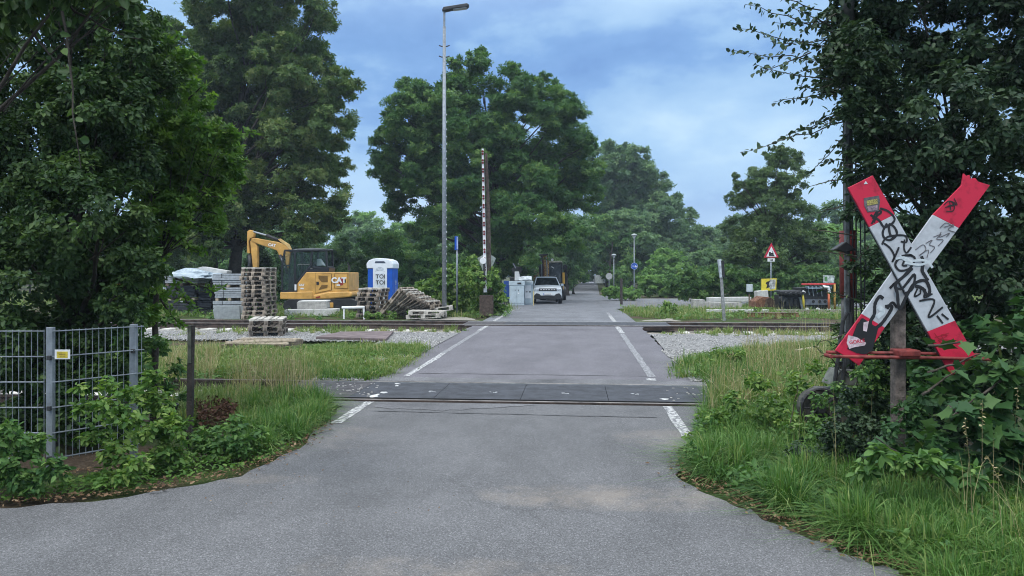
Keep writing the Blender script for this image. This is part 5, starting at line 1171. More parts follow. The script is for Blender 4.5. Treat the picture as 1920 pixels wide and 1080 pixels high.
far('lime_tree', 'lower hazy tree at the right foot of the tall feathery tree', [(1288, 408, 20), (1300, 400, 10), (1285, 440, 30), (1310, 440, 22), (1335, 440, 18), (1260, 465, 30), (1320, 470, 30)], 95, .5, L_FAR, 1290, .35, 3)
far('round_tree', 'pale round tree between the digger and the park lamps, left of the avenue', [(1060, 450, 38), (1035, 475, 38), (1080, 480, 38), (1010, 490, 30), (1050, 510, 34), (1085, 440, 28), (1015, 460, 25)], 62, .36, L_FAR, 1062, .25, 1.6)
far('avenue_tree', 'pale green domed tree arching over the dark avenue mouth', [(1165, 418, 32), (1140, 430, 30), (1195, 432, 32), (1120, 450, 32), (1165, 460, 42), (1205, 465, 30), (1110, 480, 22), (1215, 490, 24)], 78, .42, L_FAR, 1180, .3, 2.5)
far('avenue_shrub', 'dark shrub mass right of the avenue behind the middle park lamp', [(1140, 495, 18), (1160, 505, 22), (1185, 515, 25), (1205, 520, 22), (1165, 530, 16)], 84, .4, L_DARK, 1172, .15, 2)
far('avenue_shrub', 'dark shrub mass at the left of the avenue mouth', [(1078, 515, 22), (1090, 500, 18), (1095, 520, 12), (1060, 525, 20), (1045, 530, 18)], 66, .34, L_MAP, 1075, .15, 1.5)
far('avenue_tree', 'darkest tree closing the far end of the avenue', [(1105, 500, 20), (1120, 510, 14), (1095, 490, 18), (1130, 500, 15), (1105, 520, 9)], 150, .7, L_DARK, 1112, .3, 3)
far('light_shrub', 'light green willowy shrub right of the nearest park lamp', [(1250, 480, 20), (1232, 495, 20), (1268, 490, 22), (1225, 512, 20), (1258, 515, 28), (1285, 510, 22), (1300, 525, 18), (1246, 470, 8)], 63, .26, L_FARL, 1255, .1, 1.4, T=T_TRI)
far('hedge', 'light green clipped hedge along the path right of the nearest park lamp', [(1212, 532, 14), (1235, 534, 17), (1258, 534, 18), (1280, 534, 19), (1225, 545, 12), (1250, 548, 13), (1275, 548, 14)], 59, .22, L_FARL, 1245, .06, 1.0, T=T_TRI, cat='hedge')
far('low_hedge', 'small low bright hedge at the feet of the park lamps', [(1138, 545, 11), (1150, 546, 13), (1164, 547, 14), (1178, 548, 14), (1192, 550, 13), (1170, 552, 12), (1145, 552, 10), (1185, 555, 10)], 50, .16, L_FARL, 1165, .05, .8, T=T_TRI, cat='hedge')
def pc(y): return .5 + max(0, y - 60) * .027
for i_, y_ in enumerate((76, 84, 92, 101, 111, 122)):
    for sd, w_ in ((-1, 'left'), (1, 'right')):
        c_ = pc(y_); g_ = gz(y_); bl = [(Vector((c_ + sd * 3.6, y_, 2.0 + g_)), 1.9), (Vector((c_ + sd * 4.2, y_ + 3, 4.6 + g_)), 2.3), (Vector((c_ + sd * 1.2, y_ + 1.5, 6.2 + g_)), 2.2)]
        plant('avenue_tree', f'tree on the {w_} of the shaded avenue, {ORD[i_].replace("bottom", "first")} one along it', 'tree', bl, .42, T_CL5, L_FAR if sd < 0 else L_MAP, 1.5, .32, .7, Vector((c_ + sd * 2.6, y_, g_)), Vector((c_ + sd * 2.9, y_, 5 + g_)), .16, BARKD, twigs=1)
# --- pear-like tree on the right
B = [(1452, 298, 26), (1480, 300, 24), (1466, 285, 14), (1495, 292, 10), (1440, 340, 38), (1478, 345, 34), (1405, 362, 30), (1380, 350, 12), (1470, 390, 48), (1418, 405, 50), (1385, 438, 36), (1480, 440, 55), (1430, 475, 52), (1515, 462, 34), (1500, 500, 42), (1380, 490, 28), (1375, 372, 14), (1378, 330, 7), (1500, 330, 10), (1535, 480, 20), (1420, 345, 14)]
plant('pear_tree', 'ragged dark cone-shaped tree behind the warning triangle', 'tree', [(c, r * 1.08) for c, r in pxb(B, 42, 1.5)], .18, T_CL, L_PEAR, 2.0, .28, .7, gp(1450, 42), at(1455, 330, 42), .22, BARKD, twigs=3, hole=.05)
far('hazy_tree', 'pale distant tree seen right of the ragged cone-shaped tree', [(1530, 400, 22), (1555, 395, 22), (1520, 430, 25), (1550, 440, 30), (1575, 420, 25), (1540, 470, 25)], 90, .5, L_FAR, 1545, .3, 3)
# --- hedges
def hedge(name, label, pts, Z, leaf, m, T=T_CL, cover=1.7, dj=.5, cat='hedge'): return plant(name, label, cat, pxb(pts, Z, dj), leaf, T, m, cover, .33, .8, inner=.1)
hedge('ivy_hedge', 'long dark green climbing hedge behind the concrete elements', [(x, 522 + 4 * math.sin(x * .05), 24) for x in range(1268, 1420, 15)] + [(x, 548, 20) for x in range(1275, 1420, 18)], 40, .15, L_BRD)
hedge('ivy_hedge', 'dark green climbing hedge behind the rusty bucket and red rack', [(x, 524 + 4 * math.sin(x * .04), 26) for x in range(1428, 1640, 16)] + [(x, 550, 22) for x in range(1430, 1640, 18)], 40.5, .15, L_BRD)
# --- shrubs beyond the tracks on the left
def shrubs(label, pts, Z, leaf, m, name='shrub', T=T_CL, dj=.8, cover=1.6, cat='shrub', flat=.75, **k): return plant(name, label, cat, pxb(pts, Z, dj), leaf, T, m, cover, .32, flat, **k)
shrubs('bramble thicket around the foot of the tall street lamp', [(800, 552, 26), (835, 540, 32), (868, 525, 30), (850, 565, 30), (815, 578, 20), (795, 535, 15), (875, 560, 32), (845, 510, 22), (880, 500, 20), (830, 525, 25)], 28.6, .15, L_BR, 'bramble_thicket', T_TRI, .6)
shrubs('bramble thicket around the rusty barrier drive, left of the blue box', [(905, 530, 22), (928, 530, 22), (912, 560, 28), (930, 556, 20), (888, 514, 18), (922, 512, 14), (900, 578, 18), (942, 578, 11), (925, 575, 16)], 27.6, .15, L_BR, 'bramble_thicket', T_TRI, .6)
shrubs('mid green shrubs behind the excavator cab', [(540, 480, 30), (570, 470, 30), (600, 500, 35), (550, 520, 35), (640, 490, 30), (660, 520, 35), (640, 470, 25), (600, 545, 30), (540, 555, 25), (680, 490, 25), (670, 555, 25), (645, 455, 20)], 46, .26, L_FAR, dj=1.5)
shrubs('dark shrubs between the portable toilet and the street lamp', [(710, 470, 28), (750, 480, 30), (790, 490, 32), (770, 530, 32), (820, 500, 28), (750, 555, 25), (690, 450, 25), (730, 445, 25), (800, 455, 28), (810, 550, 22)], 44, .26, L_MAP, dj=1.5)
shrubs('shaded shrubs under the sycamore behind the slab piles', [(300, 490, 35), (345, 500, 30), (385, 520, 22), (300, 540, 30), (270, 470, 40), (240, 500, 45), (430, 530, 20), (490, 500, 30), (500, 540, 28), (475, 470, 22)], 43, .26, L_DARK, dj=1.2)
shrubs('small bushy weed clump on the right roadside past the far track', [(1255, 580, 15), (1250, 572, 9), (1262, 588, 12), (1245, 592, 10)], 27.6, .1, L_BR, 'weed_clump', T_TRI, .2, cat='weeds')
shrubs('weedy mound between the concrete elements and the far track', [(1300, 592, 9), (1330, 590, 9), (1390, 588, 9), (1420, 585, 9), (1270, 596, 8), (1455, 588, 8), (1410, 592, 7)], 28.3, .1, L_BR, 'weed_clump', T_TRI, .4, cat='weeds', flat=.6)
shrubs('yellowish weed in front of the yellow board', [(1452, 562, 8), (1458, 552, 7), (1446, 570, 8)], 32, .1, L_FARL, 'weed_clump', T_TRI, .2, cat='weeds')
shrubs('green weeds growing before the pallet heap', [(690, 590, 9), (710, 592, 9), (735, 590, 9), (770, 588, 8), (660, 592, 7)], 25.4, .08, L_BR, 'weed_clump', T_TRI, .3, cat='weeds', flat=.6)
shrubs('leafy weeds at the foot of the tall pallet stack', [(470, 598, 7), (520, 600, 7), (545, 598, 8), (600, 597, 7), (395, 598, 7)], 25.2, .08, L_BRD, 'weed_clump', T_TRI, .3, cat='weeds')
# --- background wood: four kinds built once and copied
protos = []
for k in range(4):
    random.seed(20 + k)
    hh = (9.0, 7.5, 10.5, 6.0)[k]; bl = []
    for i in range(11):
        zz = random.uniform(.25, .92) * hh; rr = (1 - abs(zz / hh - .5)) * hh * .36; a = random.random() * 6.28
        bl.append((Vector((math.cos(a) * rr * random.uniform(.3, 1), math.sin(a) * rr * random.uniform(.3, 1), zz)), hh * random.uniform(.13, .21)))
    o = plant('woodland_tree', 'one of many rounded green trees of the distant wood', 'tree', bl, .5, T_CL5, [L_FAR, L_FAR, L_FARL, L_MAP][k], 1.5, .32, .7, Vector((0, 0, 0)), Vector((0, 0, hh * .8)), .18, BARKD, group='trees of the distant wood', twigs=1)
    protos.append(o)
random.seed(99)
used = set()
def bgtree(px, Z, ytop, kind=None, lab=None):
    k = random.randrange(4) if kind is None else kind
    H = (HY - ytop) * Z / FPX + CH + .35; s = H / (9.0, 7.5, 10.5, 6.0)[k]
    o = protos[k] if k not in used else copy_tree(protos[k]); used.add(k)
    if lab: o['label'], o['group'] = lab
    o.location = gp(px, Z); o.scale = (s * random.uniform(.95, 1.25), s * random.uniform(.95, 1.25), s); o.rotation_euler = (0, 0, random.random() * 6.28)
for x in range(-260, 2200, 62):
    if 1060 < x < 1160: continue
    bgtree(x + random.uniform(-20, 20), random.uniform(108, 125), random.uniform(398, 425), lab=('one of the hazy rounded trees in the farthest row of the wood', 'farthest row of the wood'))
for x in range(-300, 2300, 58):
    if 1030 < x < 1185: continue
    bgtree(x + random.uniform(-18, 18), random.uniform(78, 92), random.uniform(418, 445), lab=('one of the rounded green trees in the middle row of the wood', 'middle row of the wood'))
for x in list(range(480, 840, 48)) + list(range(60, 480, 70)) + list(range(1330, 1900, 60)):
    bgtree(x + random.uniform(-12, 12), random.uniform(58, 66), random.uniform(446, 470), random.choice([0, 1, 3]), ('one of the low bushy trees in the front row of the wood', 'front row of the wood'))
for x, Z, y in ((1095, 130, 470), (1135, 128, 465), (1075, 120, 440)): bgtree(x, Z, y, 3, ('dark tree closing the view at the very end of the avenue', 'trees at the end of the avenue'))

# --- foreground left
def P7(bl, Z, dj): return pxb(bl, Z, dj)
B = [(60, 150, 110), (160, 210, 105), (60, 330, 120), (175, 400, 100), (60, 500, 95), (175, 520, 75), (210, 320, 80), (100, 60, 100), (210, 130, 70), (25, 600, 60), (-60, 400, 120), (-60, 200, 120), (120, 600, 45), (215, 480, 55), (90, -60, 110), (-50, 30, 120), (240, 230, 50), (-80, 600, 90), (150, 570, 40), (235, 420, 45), (120, 280, 100), (110, 450, 90), (250, 90, 60), (290, 150, 50), (230, 30, 60), (270, 500, 40), (230, 570, 40), (60, 620, 50), (180, 600, 40), (200, 200, 80), (260, 300, 50), (10, 660, 50), (70, 700, 45), (150, 20, 70), (200, -20, 70), (260, 40, 40)]
plant('hedge_tree', 'dark small-leaved hedgerow tree rising behind the mesh fence', 'tree', pxb(B, 7.6, .9), .052, T_OV, L_DARK, 1.4, .22, .7, gp(150, 7.6), at(130, 150, 7.6), .11, BARKD, twigs=4, hole=.1, inner=.15)
B = [(330, 130, 45), (290, 170, 55), (350, 190, 50), (300, 240, 60), (375, 250, 38), (350, 300, 60), (400, 300, 42), (325, 370, 50), (370, 340, 38), (280, 430, 55), (325, 440, 32), (270, 510, 42), (250, 340, 60), (260, 120, 50), (245, 230, 50), (285, 560, 22), (250, 560, 35), (230, 180, 45), (270, 60, 40), (395, 380, 20), (420, 260, 28), (430, 310, 22), (410, 350, 26), (400, 420, 24), (350, 120, 26), (250, 300, 60), (200, 250, 50), (320, 300, 60), (330, 400, 45), (300, 330, 60), (420, 290, 34), (440, 330, 16), (270, 590, 22), (270, 480, 40)]
def sp(Z, *L): return [(at(a, b, Z + random.uniform(-.2, .2)), at(c, d, Z + random.uniform(-.3, .2)), n, s) for a, b, c, d, n, s in L]
plant('field_maple_tree', 'bright green leafy young tree reaching over towards the big sycamore', 'tree', pxb(B, 8.4, .6), .10, T_CL5, L_FMAP, 1.4, .25, .6, gp(290, 8.2), at(300, 200, 8.4), .042, BARKD, twigs=3, lo=.5, hole=.1, group=None,
      sprays=sp(8.3, (380, 260, 478, 240, 26, .06), (370, 320, 455, 340, 26, .08), (330, 140, 372, 105, 16, .0), (390, 290, 465, 300, 24, .05), (350, 190, 385, 155, 14, 0), (340, 460, 385, 470, 14, .05), (330, 540, 372, 580, 14, .1), (340, 380, 420, 400, 20, .05), (300, 560, 345, 610, 16, .1), (330, 520, 425, 535, 12, .1), (330, 410, 400, 425, 16, .05), (350, 350, 440, 372, 20, .06), (310, 100, 335, 60, 12, 0)))
B = [(40, 0, 70), (140, -30, 70), (-40, 60, 70), (215, -20, 35), (60, -110, 90), (180, -120, 80), (-60, -60, 90)]
plant('overhanging_tree', 'near tree whose large dark leaves hang in from the top left corner', 'tree', pxb(B, 4.0, .3), .062, T_OV, L_DARK, 1.1, .3, .7, gp(-420, 4.4), at(-330, -250, 4.2), .09, BARKD, twigs=3,
      sprays=[(at(110, 20, 3.7), at(152, 310, 3.6), 9, .0), (at(60, 60, 3.9), at(125, 120, 3.8), 10, .1), (at(190, 0, 3.9), at(285, 10, 3.8), 10, .1), (at(120, 0, 3.9), at(270, 60, 3.9), 12, .15)])
def br(label, B, Z, leaf=.05, m=None, dj=.12, T=T_OV, name='bramble_bush', cover=1.3, cat='bramble', **k): return plant(name, label, cat, pxb(B, Z, dj), leaf, T, m or L_BR, cover, .35, .8, inner=.35, ku=.9, ko=.35, **k)
br('bramble growing up through the mesh fence between its two posts', [(185, 810, 28), (215, 850, 35), (175, 760, 18), (240, 790, 30), (200, 720, 18), (240, 735, 20), (150, 770, 15), (210, 770, 26), (150, 730, 10)], 5.72, m=L_BR, cover=1.0)
br('low bramble at the roadside left of the fence corner post', [(60, 840, 30), (25, 880, 38), (100, 880, 26), (10, 820, 35), (60, 905, 25), (-40, 880, 40), (-40, 820, 40)], 5.4, m=L_BRD)
br('low bramble trailing on the soil right of the fence corner post', [(150, 905, 18), (190, 895, 20), (235, 890, 18), (120, 912, 12), (260, 870, 20)], 5.6, .05)
br('bramble mound between the fence end and the timber post', [(300, 760, 30), (290, 810, 35), (330, 800, 28), (320, 850, 32), (290, 710, 18), (300, 860, 25), (270, 740, 22)], 6.2, cover=1.4)
br('bramble mound right of the timber post by the road', [(385, 820, 30), (420, 840, 28), (400, 860, 24), (455, 830, 25), (370, 860, 26), (440, 800, 22), (480, 815, 18)], 6.5, m=L_BRD, cover=1.4)
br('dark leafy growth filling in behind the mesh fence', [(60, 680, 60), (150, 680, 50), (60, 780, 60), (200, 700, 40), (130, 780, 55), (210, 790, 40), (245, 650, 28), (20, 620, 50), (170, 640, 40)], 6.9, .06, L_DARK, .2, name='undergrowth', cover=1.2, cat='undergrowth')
br('leafy weeds behind the thin tree trunk beside the near rail', [(330, 690, 18), (300, 650, 18), (315, 725, 18), (350, 740, 14)], 8.3, .05, L_BRD, .2, name='undergrowth', cat='undergrowth')

# --- foreground right
B = [(1700, 90, 130), (1850, 80, 130), (1610, 130, 60), (1580, 40, 45), (1640, 40, 60), (1780, 230, 110), (1900, 260, 120), (1670, 230, 75), (1620, 260, 35), (1740, 330, 70), (1850, 400, 110), (1960, 450, 110), (1790, 480, 80), (1730, 430, 55), (1680, 330, 45), (1650, 380, 30), (1900, 560, 90), (1780, 600, 60), (1700, -60, 120), (1860, -80, 140), (2020, 100, 140), (2030, 300, 140), (1600, -60, 60), (1680, 480, 35), (1640, 180, 45), (1600, 200, 28), (1640, 600, 30), (1660, 540, 28), (1625, 330, 26), (1620, 390, 22), (1640, 260, 40), (1590, 100, 50), (1560, 150, 35), (1720, 530, 50), (1860, 520, 80), (1700, 580, 40)]
plant('plum_tree', 'dark small-leaved tree overhanging the graffitied cross at the right', 'tree', pxb(B, 7.4, .8), .062, T_OV, L_PLUM, 1.35, .2, .7, gp(1830, 7.6), at(1800, 100, 7.5), .1, BARKD, twigs=4, hole=.12, inner=.15,
      sprays=sp(7.2, (1560, 60, 1398, 5, 44, .0), (1560, 90, 1375, 50, 50, .0), (1590, 110, 1368, 92, 60, .02), (1600, 170, 1450, 190, 44, .0), (1600, 200, 1465, 262, 44, .0), (1590, 230, 1385, 287, 40, .0), (1580, 150, 1410, 118, 36, .04), (1540, 20, 1440, -15, 30, 0), (1590, 250, 1515, 330, 26, 0), (1600, 270, 1560, 345, 22, 0), (1520, 100, 1412, 135, 24, .03), (1560, 50, 1480, 10, 24, 0), (1570, 180, 1495, 160, 20, 0), (1640, 300, 1545, 300, 24, .0), (1575, 120, 1480, 140, 26, 0), (1560, 40, 1450, 45, 30, 0),
                  (1560, 75, 1440, 78, 40, .02), (1580, 20, 1500, 60, 30, .02), (1590, 210, 1520, 230, 24, .02), (1600, 140, 1530, 170, 24, 0), (1600, 90, 1500, 115, 34, 0), (1700, 380, 1790, 350, 20, 0), (1720, 340, 1850, 390, 26, .05)))
br('slender willow-leaved shoots beside the upright barrier boom', [(1600, 560, 22), (1620, 500, 20), (1590, 640, 22), (1575, 610, 14)], 7.5, .07, L_DARK, .15, T_LONG, 'willow_shrub', .7, 'shrub', sprays=sp(7.1, (1600, 330, 1515, 350, 12, .0), (1600, 380, 1525, 400, 12, .0), (1600, 440, 1520, 430, 12, 0), (1605, 480, 1530, 470, 14, 0), (1600, 560, 1540, 540, 12, 0), (1600, 620, 1535, 640, 14, .05), (1600, 400, 1640, 330, 14, 0), (1590, 700, 1530, 650, 14, 0)))
br('big lobed sycamore seedling leaves below the right arm of the cross', [(1900, 770, 60), (1760, 830, 45), (1840, 840, 60), (1930, 860, 70), (1870, 700, 36), (1960, 680, 60), (1820, 770, 40)], 5.2, .098, L_SEED, .15, T_LOBE, 'sycamore_sapling', 1.3, 'sapling',
   sprays=[(at(1700, 860, 5.1), at(1640, 820, 5.0), 5, 0), (at(1730, 740, 5.3), at(1800, 690, 5.15), 7, 0), (at(1740, 700, 5.4), at(1850, 660, 5.3), 8, 0), (at(1740, 650, 5.45), at(1820, 640, 5.35), 5, 0), (at(1900, 700, 5.2), at(1780, 780, 5.0), 9, 0)])
br('taller lobed sapling leaves behind the right arm of the cross', [(1790, 640, 40), (1870, 630, 55), (1800, 720, 45), (1740, 740, 28), (1765, 690, 30), (1940, 600, 50), (1720, 680, 20)], 6.0, .1, L_SEED, .12, T_LOBE, 'sycamore_sapling', 1.1, 'sapling')
br('broad bramble leaves low in front of the lobed saplings at the right', [(1690, 865, 22), (1735, 870, 26), (1650, 850, 18), (1780, 880, 26), (1620, 880, 20), (1830, 900, 26)], 4.75, .07, L_BRD, .15, T_OV, cover=.7)
br('small-leaved grey green shrub at the foot of the concrete sign post', [(1600, 790, 40), (1650, 800, 35), (1560, 820, 32), (1620, 860, 40), (1540, 860, 30), (1680, 830, 32), (1590, 740, 20), (1500, 850, 25)], 5.9, .036, L_PLUM, .15, T_OV, 'privet_shrub', 1.3, 'shrub')
br('leafy green verge plants at the road corner by the near track, right', [(1340, 790, 30), (1400, 800, 35), (1450, 770, 35), (1380, 840, 35), (1450, 840, 40), (1330, 850, 26), (1490, 720, 24), (1420, 720, 24), (1310, 820, 20), (1480, 800, 30), (1380, 750, 22)], 7.1, .05, L_BR, .25, T_OV, 'verge_plant', 1.0, 'weeds')
br('bright nettle clump at the edge of the gravel right of the road', [(1350, 672, 20), (1380, 665, 18), (1330, 690, 20), (1300, 700, 16), (1370, 700, 22), (1400, 700, 20), (1275, 706, 10), (1430, 690, 18)], 12.6, .085, L_BR, .4, T_LONG, 'nettle_clump', 1.5, 'weeds', droop=.6)

br('leafy plants and nettles along the bend of the asphalt, right verge', [(1320, 860, 24), (1365, 870, 28), (1410, 890, 26), (1460, 890, 30), (1500, 900, 28), (1300, 845, 18), (1550, 910, 28), (1340, 885, 16), (1600, 900, 30), (1440, 920, 18)], 6.1, .045, L_BRD, .2, T_OV, 'verge_plant', 1.0, 'weeds')
br('leafy growth behind the barrier drive wheel by the near track', [(1600, 690, 24), (1560, 700, 24), (1640, 700, 26), (1500, 740, 24), (1530, 690, 16), (1660, 760, 30), (1620, 750, 28)], 8.2, .06, L_BR, .25, T_OV, 'verge_plant', 1.0, 'weeds')
br('dense shrub closing the view beneath the plum tree at the right edge', [(1760, 700, 60), (1850, 720, 70), (1940, 740, 70), (1720, 800, 50), (1800, 820, 60), (1900, 860, 70), (1700, 640, 45), (1900, 640, 60), (1990, 700, 80)], 6.6, .06, L_PLUM, .2, T_OV, 'privet_shrub', 1.2, 'shrub')
br('leafy stems just behind the mesh fence by its second post', [(250, 680, 24), (220, 720, 30), (180, 700, 30), (260, 760, 26), (150, 760, 28), (110, 740, 30), (230, 640, 22)], 6.9, .075, L_BRD, .15, T_OV, 'undergrowth', .9, 'undergrowth')
br('shrubby growth in front of the barrier drive gear, left of the sign post', [(1545, 800, 30), (1590, 770, 26), (1500, 815, 26), (1620, 740, 24), (1480, 850, 26), (1560, 840, 30), (1640, 770, 28), (1610, 700, 16), (1540, 750, 18), (1650, 720, 24), (1640, 690, 18), (1575, 730, 16)], 6.5, .045, L_BRD, .15, T_OV, 'verge_plant', 1.0, 'weeds', sprays=[(at(1480, 800, 6.6), at(1500, 700, 6.6), 12, .05), (at(1560, 790, 6.5), at(1540, 690, 6.5), 12, .05), (at(1600, 740, 6.5), at(1625, 660, 6.4), 12, 0)])
br('shrubby foliage hiding the base of the sign post on its right', [(1720, 790, 26), (1740, 840, 30), (1700, 850, 26), (1735, 740, 22), (1730, 700, 18), (1670, 800, 20), (1675, 840, 24), (1690, 770, 16), (1715, 760, 22), (1650, 850, 20)], 5.5, .05, L_SEED, .1, T_OV, 'privet_shrub', 1.1, 'shrub')
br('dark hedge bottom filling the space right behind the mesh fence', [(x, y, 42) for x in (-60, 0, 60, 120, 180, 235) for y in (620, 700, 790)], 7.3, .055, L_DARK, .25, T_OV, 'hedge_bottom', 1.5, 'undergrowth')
br('leafy low branches between the fence and the thin leaning trunk', [(255, 600, 26), (275, 640, 20), (245, 650, 24), (265, 700, 24), (240, 560, 30), (300, 640, 12), (310, 600, 12)], 7.6, .06, L_BRD, .15, T_OV, 'undergrowth', 1.2, 'undergrowth')
br('dark leaves behind the concrete sign post down to the ground', [(1660, 620, 34), (1650, 700, 36), (1720, 640, 40), (1710, 720, 42), (1640, 760, 34), (1700, 790, 36), (1670, 560, 30), (1720, 570, 36), (1625, 650, 18)], 6.7, .055, L_PLUM, .2, T_OV, 'privet_shrub', 1.4, 'shrub')
br('dark climbing leaves round the upright boom and its hanging bars', [(1620, 240, 30), (1640, 300, 28), (1610, 180, 28), (1625, 360, 22), (1650, 420, 26), (1600, 120, 30), (1640, 480, 20), (1615, 60, 34), (1600, 330, 16), (1590, 400, 12), (1600, 280, 22), (1580, 210, 22), (1595, 500, 10)], 6.8, .055, L_PLUM, .12, T_OV, 'climber', 1.0, 'climber', sprays=[(at(1620, 300, 6.9), at(1560, 320, 6.8), 16, 0), (at(1620, 380, 6.9), at(1570, 420, 6.8), 14, 0), (at(1630, 460, 6.9), at(1585, 520, 6.8), 12, 0), (at(1600, 200, 6.9), at(1540, 240, 6.8), 16, 0)])
hedge('clipped_hedge', 'light green clipped hedge beside the side road right of the round blue sign', [(x, 532 - (x - 1200) * .05, 17) for x in range(1205, 1310, 9)] + [(x, 546, 12) for x in range(1205, 1310, 10)], 58.5, .2, L_FARL, cover=1.9)
# --- grass
LV = 'green grass and weeds of the verges'
blades([(pg((470, 760), (560, 745), (612, 760), (600, 795), (555, 828), (500, 850), (450, 830)), 1)], 11000, .14, .34, .008, GR, LV, lean=.9, tus=60)
blades([(pg((300, 745), (430, 740), (560, 748), (520, 780), (330, 800)), 1)], 7000, .08, .3, .008, GRF, 'mixed straw coloured grass left of the near rail', lean=.8, tus=40)
blades([(pg((1435, 945), (1560, 880), (1990, 900), (2000, 1110), (1820, 1078), (1700, 1043), (1545, 985)), .8), (pg((1308, 830), (1400, 800), (1560, 850), (1560, 900), (1425, 928), (1308, 884)), .3)], 46000, .12, .33, .007, GR, LV, lean=1.0, tus=70, tr=.05)
blades([(pg((1320, 760), (1340, 715), (1560, 700), (1560, 800), (1310, 815)), 1)], 11000, .08, .26, .007, GR, 'mixed yellow green grass right of the near track', lean=.8, tus=40)
blades([(pg((1760, 1078), (2000, 1100), (2000, 1250), (1800, 1200)), 1)], 4000, .1, .25, .007, GR, LV, lean=1.0, tus=60)
blades([(pg((340, 655), (560, 660), (640, 648), (800, 653), (775, 676), (720, 708), (480, 712), (340, 700)), 1)], 36000, .05, .24, .010, GRF, 'yellowish meadow grass between the two tracks, left', lean=.7, tus=45, tr=.11, clump=.9, cs=.7)
blades([(pg((560, 655), (640, 648), (800, 652), (780, 668), (640, 672)), .5), (pg((560, 690), (740, 680), (690, 712), (560, 714)), .5)], 16000, .05, .18, .010, GR, 'short green grass between the two tracks beside the road', lean=.7, tus=30, tr=.12)
blades([(pg((-60, 660), (340, 660), (340, 715), (-60, 715)), 1)], 9000, .06, .25, .012, GRF, 'thin grass behind the mesh fence', lean=.7, tus=30, tr=.12)
blades([(pg((1250, 702), (1300, 672), (1380, 655), (1560, 640), (1700, 640), (1700, 722), (1380, 724)), 1)], 24000, .06, .24, .010, GRF, 'yellowish meadow grass between the two tracks, right', lean=.7, tus=30, tr=.12)
blades([(pg((1250, 702), (1300, 672), (1380, 655), (1560, 645), (1700, 650), (1700, 722), (1380, 724)), 1)], 24000, .08, .26, .010, GR, 'fresh green grass between the two tracks, right', lean=.8, tus=30, tr=.12)
blades([(pg((1360, 722), (1700, 722), (1700, 770), (1330, 770)), 1)], 6000, .1, .4, .009, GRF, 'rank grass along the near rail', lean=.6, tus=25)
blades([(pg((280, 594), (660, 594), (900, 596), (955, 582), (958, 577), (860, 571), (780, 574), (280, 578)), .5), (pg((1160, 579), (1300, 579), (1420, 575), (1640, 585), (1640, 596), (1240, 597), (1175, 590)), .5)], 36000, .06, .33, .016, GRF, 'weedy grass beyond the far track', lean=.7, tus=25, tr=.2)
blades([(pg((-300, 575), (940, 570), (960, 560), (900, 548), (-300, 548)), .5), (pg((1400, 568), (2300, 570), (2300, 556), (1400, 556)), .5)], 34000, .12, .4, .035, GRF, 'grass of the plots behind the site', lean=.5, clump=.2, cs=1.5)
blades([(pg((330, 616), (890, 616), (880, 624), (330, 630)), .6), (pg((1230, 620), (1600, 622), (1600, 632), (1250, 630)), .4)], 7000, .05, .2, .012, GRF, 'thin grass tufts on the ballast of the far track', clump=.9, cs=.4, tus=40, tr=.08, lean=.6)
blades([(pg((440, 700), (570, 700), (600, 760), (420, 770)), .18), (pg((1390, 660), (1560, 650), (1560, 770), (1420, 760)), .3), (pg((1320, 790), (1340, 720), (1420, 730), (1400, 800)), .06), (pg((300, 670), (420, 670), (400, 712), (300, 712)), .15), (pg((1380, 574), (1560, 574), (1560, 600), (1420, 600)), .16), (pg((1160, 579), (1390, 576), (1390, 598), (1200, 598)), .15)], 2300, .3, .75, .005, GRY, 'dry pale grass stalks', lean=.35, name='dry_grass')
blades([(pg((1750, 960), (1990, 900), (1990, 1060), (1850, 1060)), .6), (pg((1420, 850), (1640, 850), (1640, 960), (1500, 960)), .4)], 60, .4, .85, .003, GRY, 'tall dry bents at the right edge', lean=.4, name='dry_grass')
def cover_leaves(polys, n, zmax, size, T, m, label, name='ground_cover'):
    P = np.concatenate([scatter(p, int(n * f), .7, .18) for p, f in polys]); k = len(P); P = np.column_stack([P, gzn(P[:, 1]) + rng.random(k) ** 1.3 * zmax * (.6 + .4 * np.sin(P[:, 0] * 6) * np.sin(P[:, 1] * 7))])
    o = leafmesh(name, P, nrm(np.column_stack([rng.normal(0, 1, (k, 2)), np.full(k, .5)])), size, T, m, None, ku=.9, ko=.3, kr=.35, droop=.1, sv=.5); tag(o, label, 'ground cover', kind='stuff')
VR = pg((1300, 830), (1300, 800), (1400, 780), (1560, 790), (1700, 880), (1950, 900), (1990, 1090), (1760, 1075), (1670, 1045), (1520, 987), (1415, 938), (1300, 884))
VL = pg((0, 900), (150, 905), (300, 870), (420, 850), (560, 800), (605, 780), (560, 832), (450, 882), (250, 918), (0, 940))
cover_leaves([(VR, 1)], 7000, .2, .045, T_OV, L_BRD, 'small broad-leaved weeds among the right verge grass')
cover_leaves([(VR, 1)], 1500, .16, .07, T_TRI, L_BR, 'clover and bramble shoots among the right verge grass')
cover_leaves([(VL, .7), (pg((300, 745), (560, 750), (540, 800), (420, 850), (300, 830)), .3)], 3600, .1, .04, T_OV, L_BR, 'small broad-leaved weeds along the left asphalt edge')
cover_leaves([(pg((340, 655), (800, 653), (775, 676), (700, 712), (340, 712)), .5), (pg((1250, 702), (1300, 672), (1560, 640), (1700, 722), (1380, 724)), .5)], 7000, .14, .06, T_OV, L_BR, 'weeds scattered through the grass between the tracks')
cover_leaves([(pg((280, 594), (960, 596), (958, 577), (280, 578)), .5), (pg((1160, 578), (1300, 578), (1420, 574), (1640, 585), (1640, 598), (1240, 599)), .5)], 9000, .25, .1, T_TRI, L_BR, 'weeds beyond the far track')
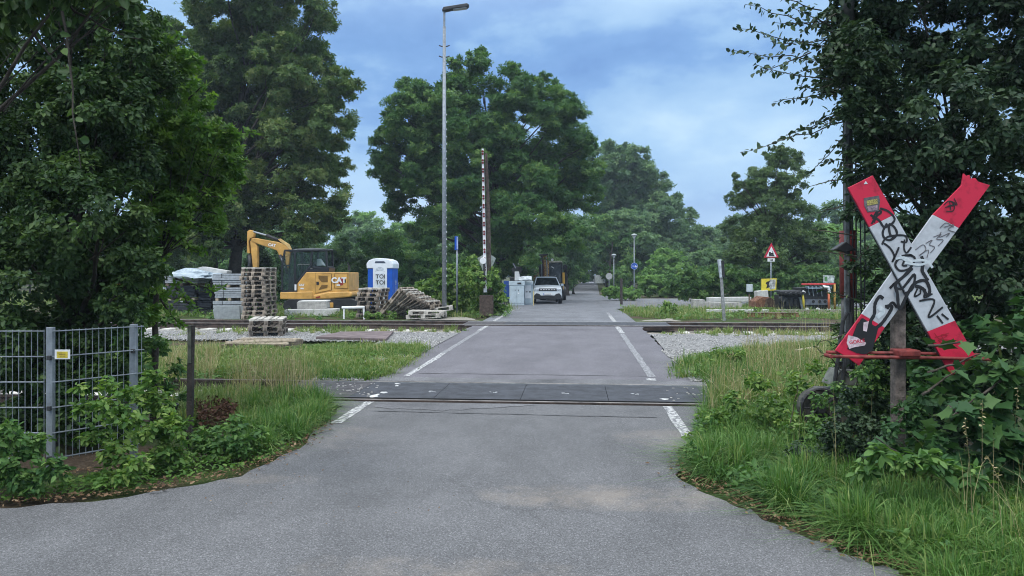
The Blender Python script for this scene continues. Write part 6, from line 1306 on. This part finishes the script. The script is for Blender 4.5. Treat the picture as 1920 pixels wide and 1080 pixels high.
def heads(poly, n, h0, h1, label):
    P = scatter(poly, n); mb = MB(); Ps = []; Os = []
    for x, y in P:
        h = random.uniform(h0, h1); a = random.random() * 6.28; l = random.uniform(.1, .35) * h; d = Vector((math.cos(a), math.sin(a), 0))
        path = [Vector((x, y, gz(y))) + d * l * t * t + Vector((0, 0, h * t)) for t in (0, .4, .7, 1)]; mb.tube(path, [.002, .0017, .0012, .0008], 4, False)
        for k in range(14):
            t = .78 + .22 * k / 14; p = Vector((x, y, gz(y))) + d * l * t * t + Vector((0, 0, h * t)); Ps.append(p); Os.append(Vector(rng.normal(0, .4, 3)) + Vector((0, 0, 1)))
    r = tag(mb.build('dry_grass', MATS['grass_dry']), label, 'grass', kind='stuff')
    leafmesh('seed_heads', np.array(Ps), nrm(np.array(Os)), .02, T_OV, GRY, r)
heads(pg((1780, 960), (1930, 900), (1940, 1040), (1820, 1060)), 12, .5, .95, 'tall bents with seed heads, right foreground')
heads(pg((1320, 800), (1345, 720), (1560, 700), (1560, 800)), 40, .3, .6, 'bents with seed heads beside the near track')
heads(pg((430, 770), (440, 715), (570, 715), (560, 770)), 40, .35, .7, 'bents with seed heads left of the road')
# --- litter of leaves and soil crumbs along the asphalt edge
def litter(pts, n, w, size, m, label):
    P = []
    for _ in range(n):
        i = random.randrange(len(pts) - 1); a, b = Vector(pts[i]), Vector(pts[i + 1]); q = a.lerp(b, random.random()); P.append((q.x + random.gauss(0, w), q.y + random.gauss(0, w * .6), random.uniform(.006, .02)))
    P = np.array(P); return P
LT = leafmat('dead_leaf', (.09, .05, .03), (.22, .14, .08), (.45, .36, .24), .1, .8)
eL = pg((0, 945), (250, 922), (450, 885), (560, 835), (610, 790)); eR = pg((1285, 840), (1275, 890), (1340, 915), (1430, 955), (1530, 1000), (1650, 1050), (1760, 1075))
P = np.concatenate([litter(eL, 420, .09, 0, LT, ''), litter(eR, 420, .08, 0, LT, ''), litter(pg((100, 890), (280, 875)), 160, .1, 0, LT, '')])
o = leafmesh('fallen_leaves', P, np.tile([0, 0, 1.], (len(P), 1)), .032, T_OV, LT, None, ku=1, ko=.3, kr=.3, droop=0, sv=.6); tag(o, 'dead leaves lying along the asphalt edges', 'leaf litter', kind='stuff')
P = np.concatenate([litter(eL, 1200, .07, 0, LT, ''), litter(eR, 1200, .06, 0, LT, ''), np.column_stack([scatter(EDGE_L[2:6] + [gxy(900, 950), gxy(500, 1000)], 90), np.full(90, .006)])])
o = leafmesh('soil_crumbs', P, np.tile([0, 0, 1.], (len(P), 1)), .012, T_OV, LT, None, ku=1, ko=.3, kr=.5, droop=0, sv=.6); tag(o, 'crumbs of soil and bits of bark along the asphalt edges', 'litter', kind='stuff')
SOILH = mat('reddish_soil', (.10, .055, .04), .95, .35, 20, bump=1.0)
P = np.column_stack([scatter(pg((360, 770), (440, 770), (440, 800), (380, 810)), 900), rng.uniform(.02, .16, 900)]); o = leafmesh('soil_heap', P, np.tile([0, 0, 1.], (900, 1)), .05, T_OV, leafmat('dead_bracken', (.06, .03, .02), (.12, .06, .04), (.2, .1, .07), .1, .9), None, ku=.5, ko=.3, kr=.7); tag(o, 'reddish brown dead plant heap in the left verge', 'litter', kind='stuff')
#__HAZE__
# ------------------------------------------------------------------ the damp evening air
hb = MB().box((0, 140, 10.5), (420, 360, 23)).build('haze', mat('haze_dummy', (1, 1, 1)))
hm = bpy.data.materials.new('air'); hm.use_nodes = True; nt = hm.node_tree; nt.nodes.clear()
pv = N(nt, 'ShaderNodeVolumePrincipled'); pv.inputs['Color'].default_value = (.72, .84, 1, 1); pv.inputs['Density'].default_value = .0007; pv.inputs['Anisotropy'].default_value = 0.1
mo = N(nt, 'ShaderNodeOutputMaterial'); nt.links.new(pv.outputs[0], mo.inputs['Volume']); hb.data.materials.clear(); hb.data.materials.append(hm)
tag(hb, 'thin bluish evening haze over the whole place', 'haze', kind='stuff')
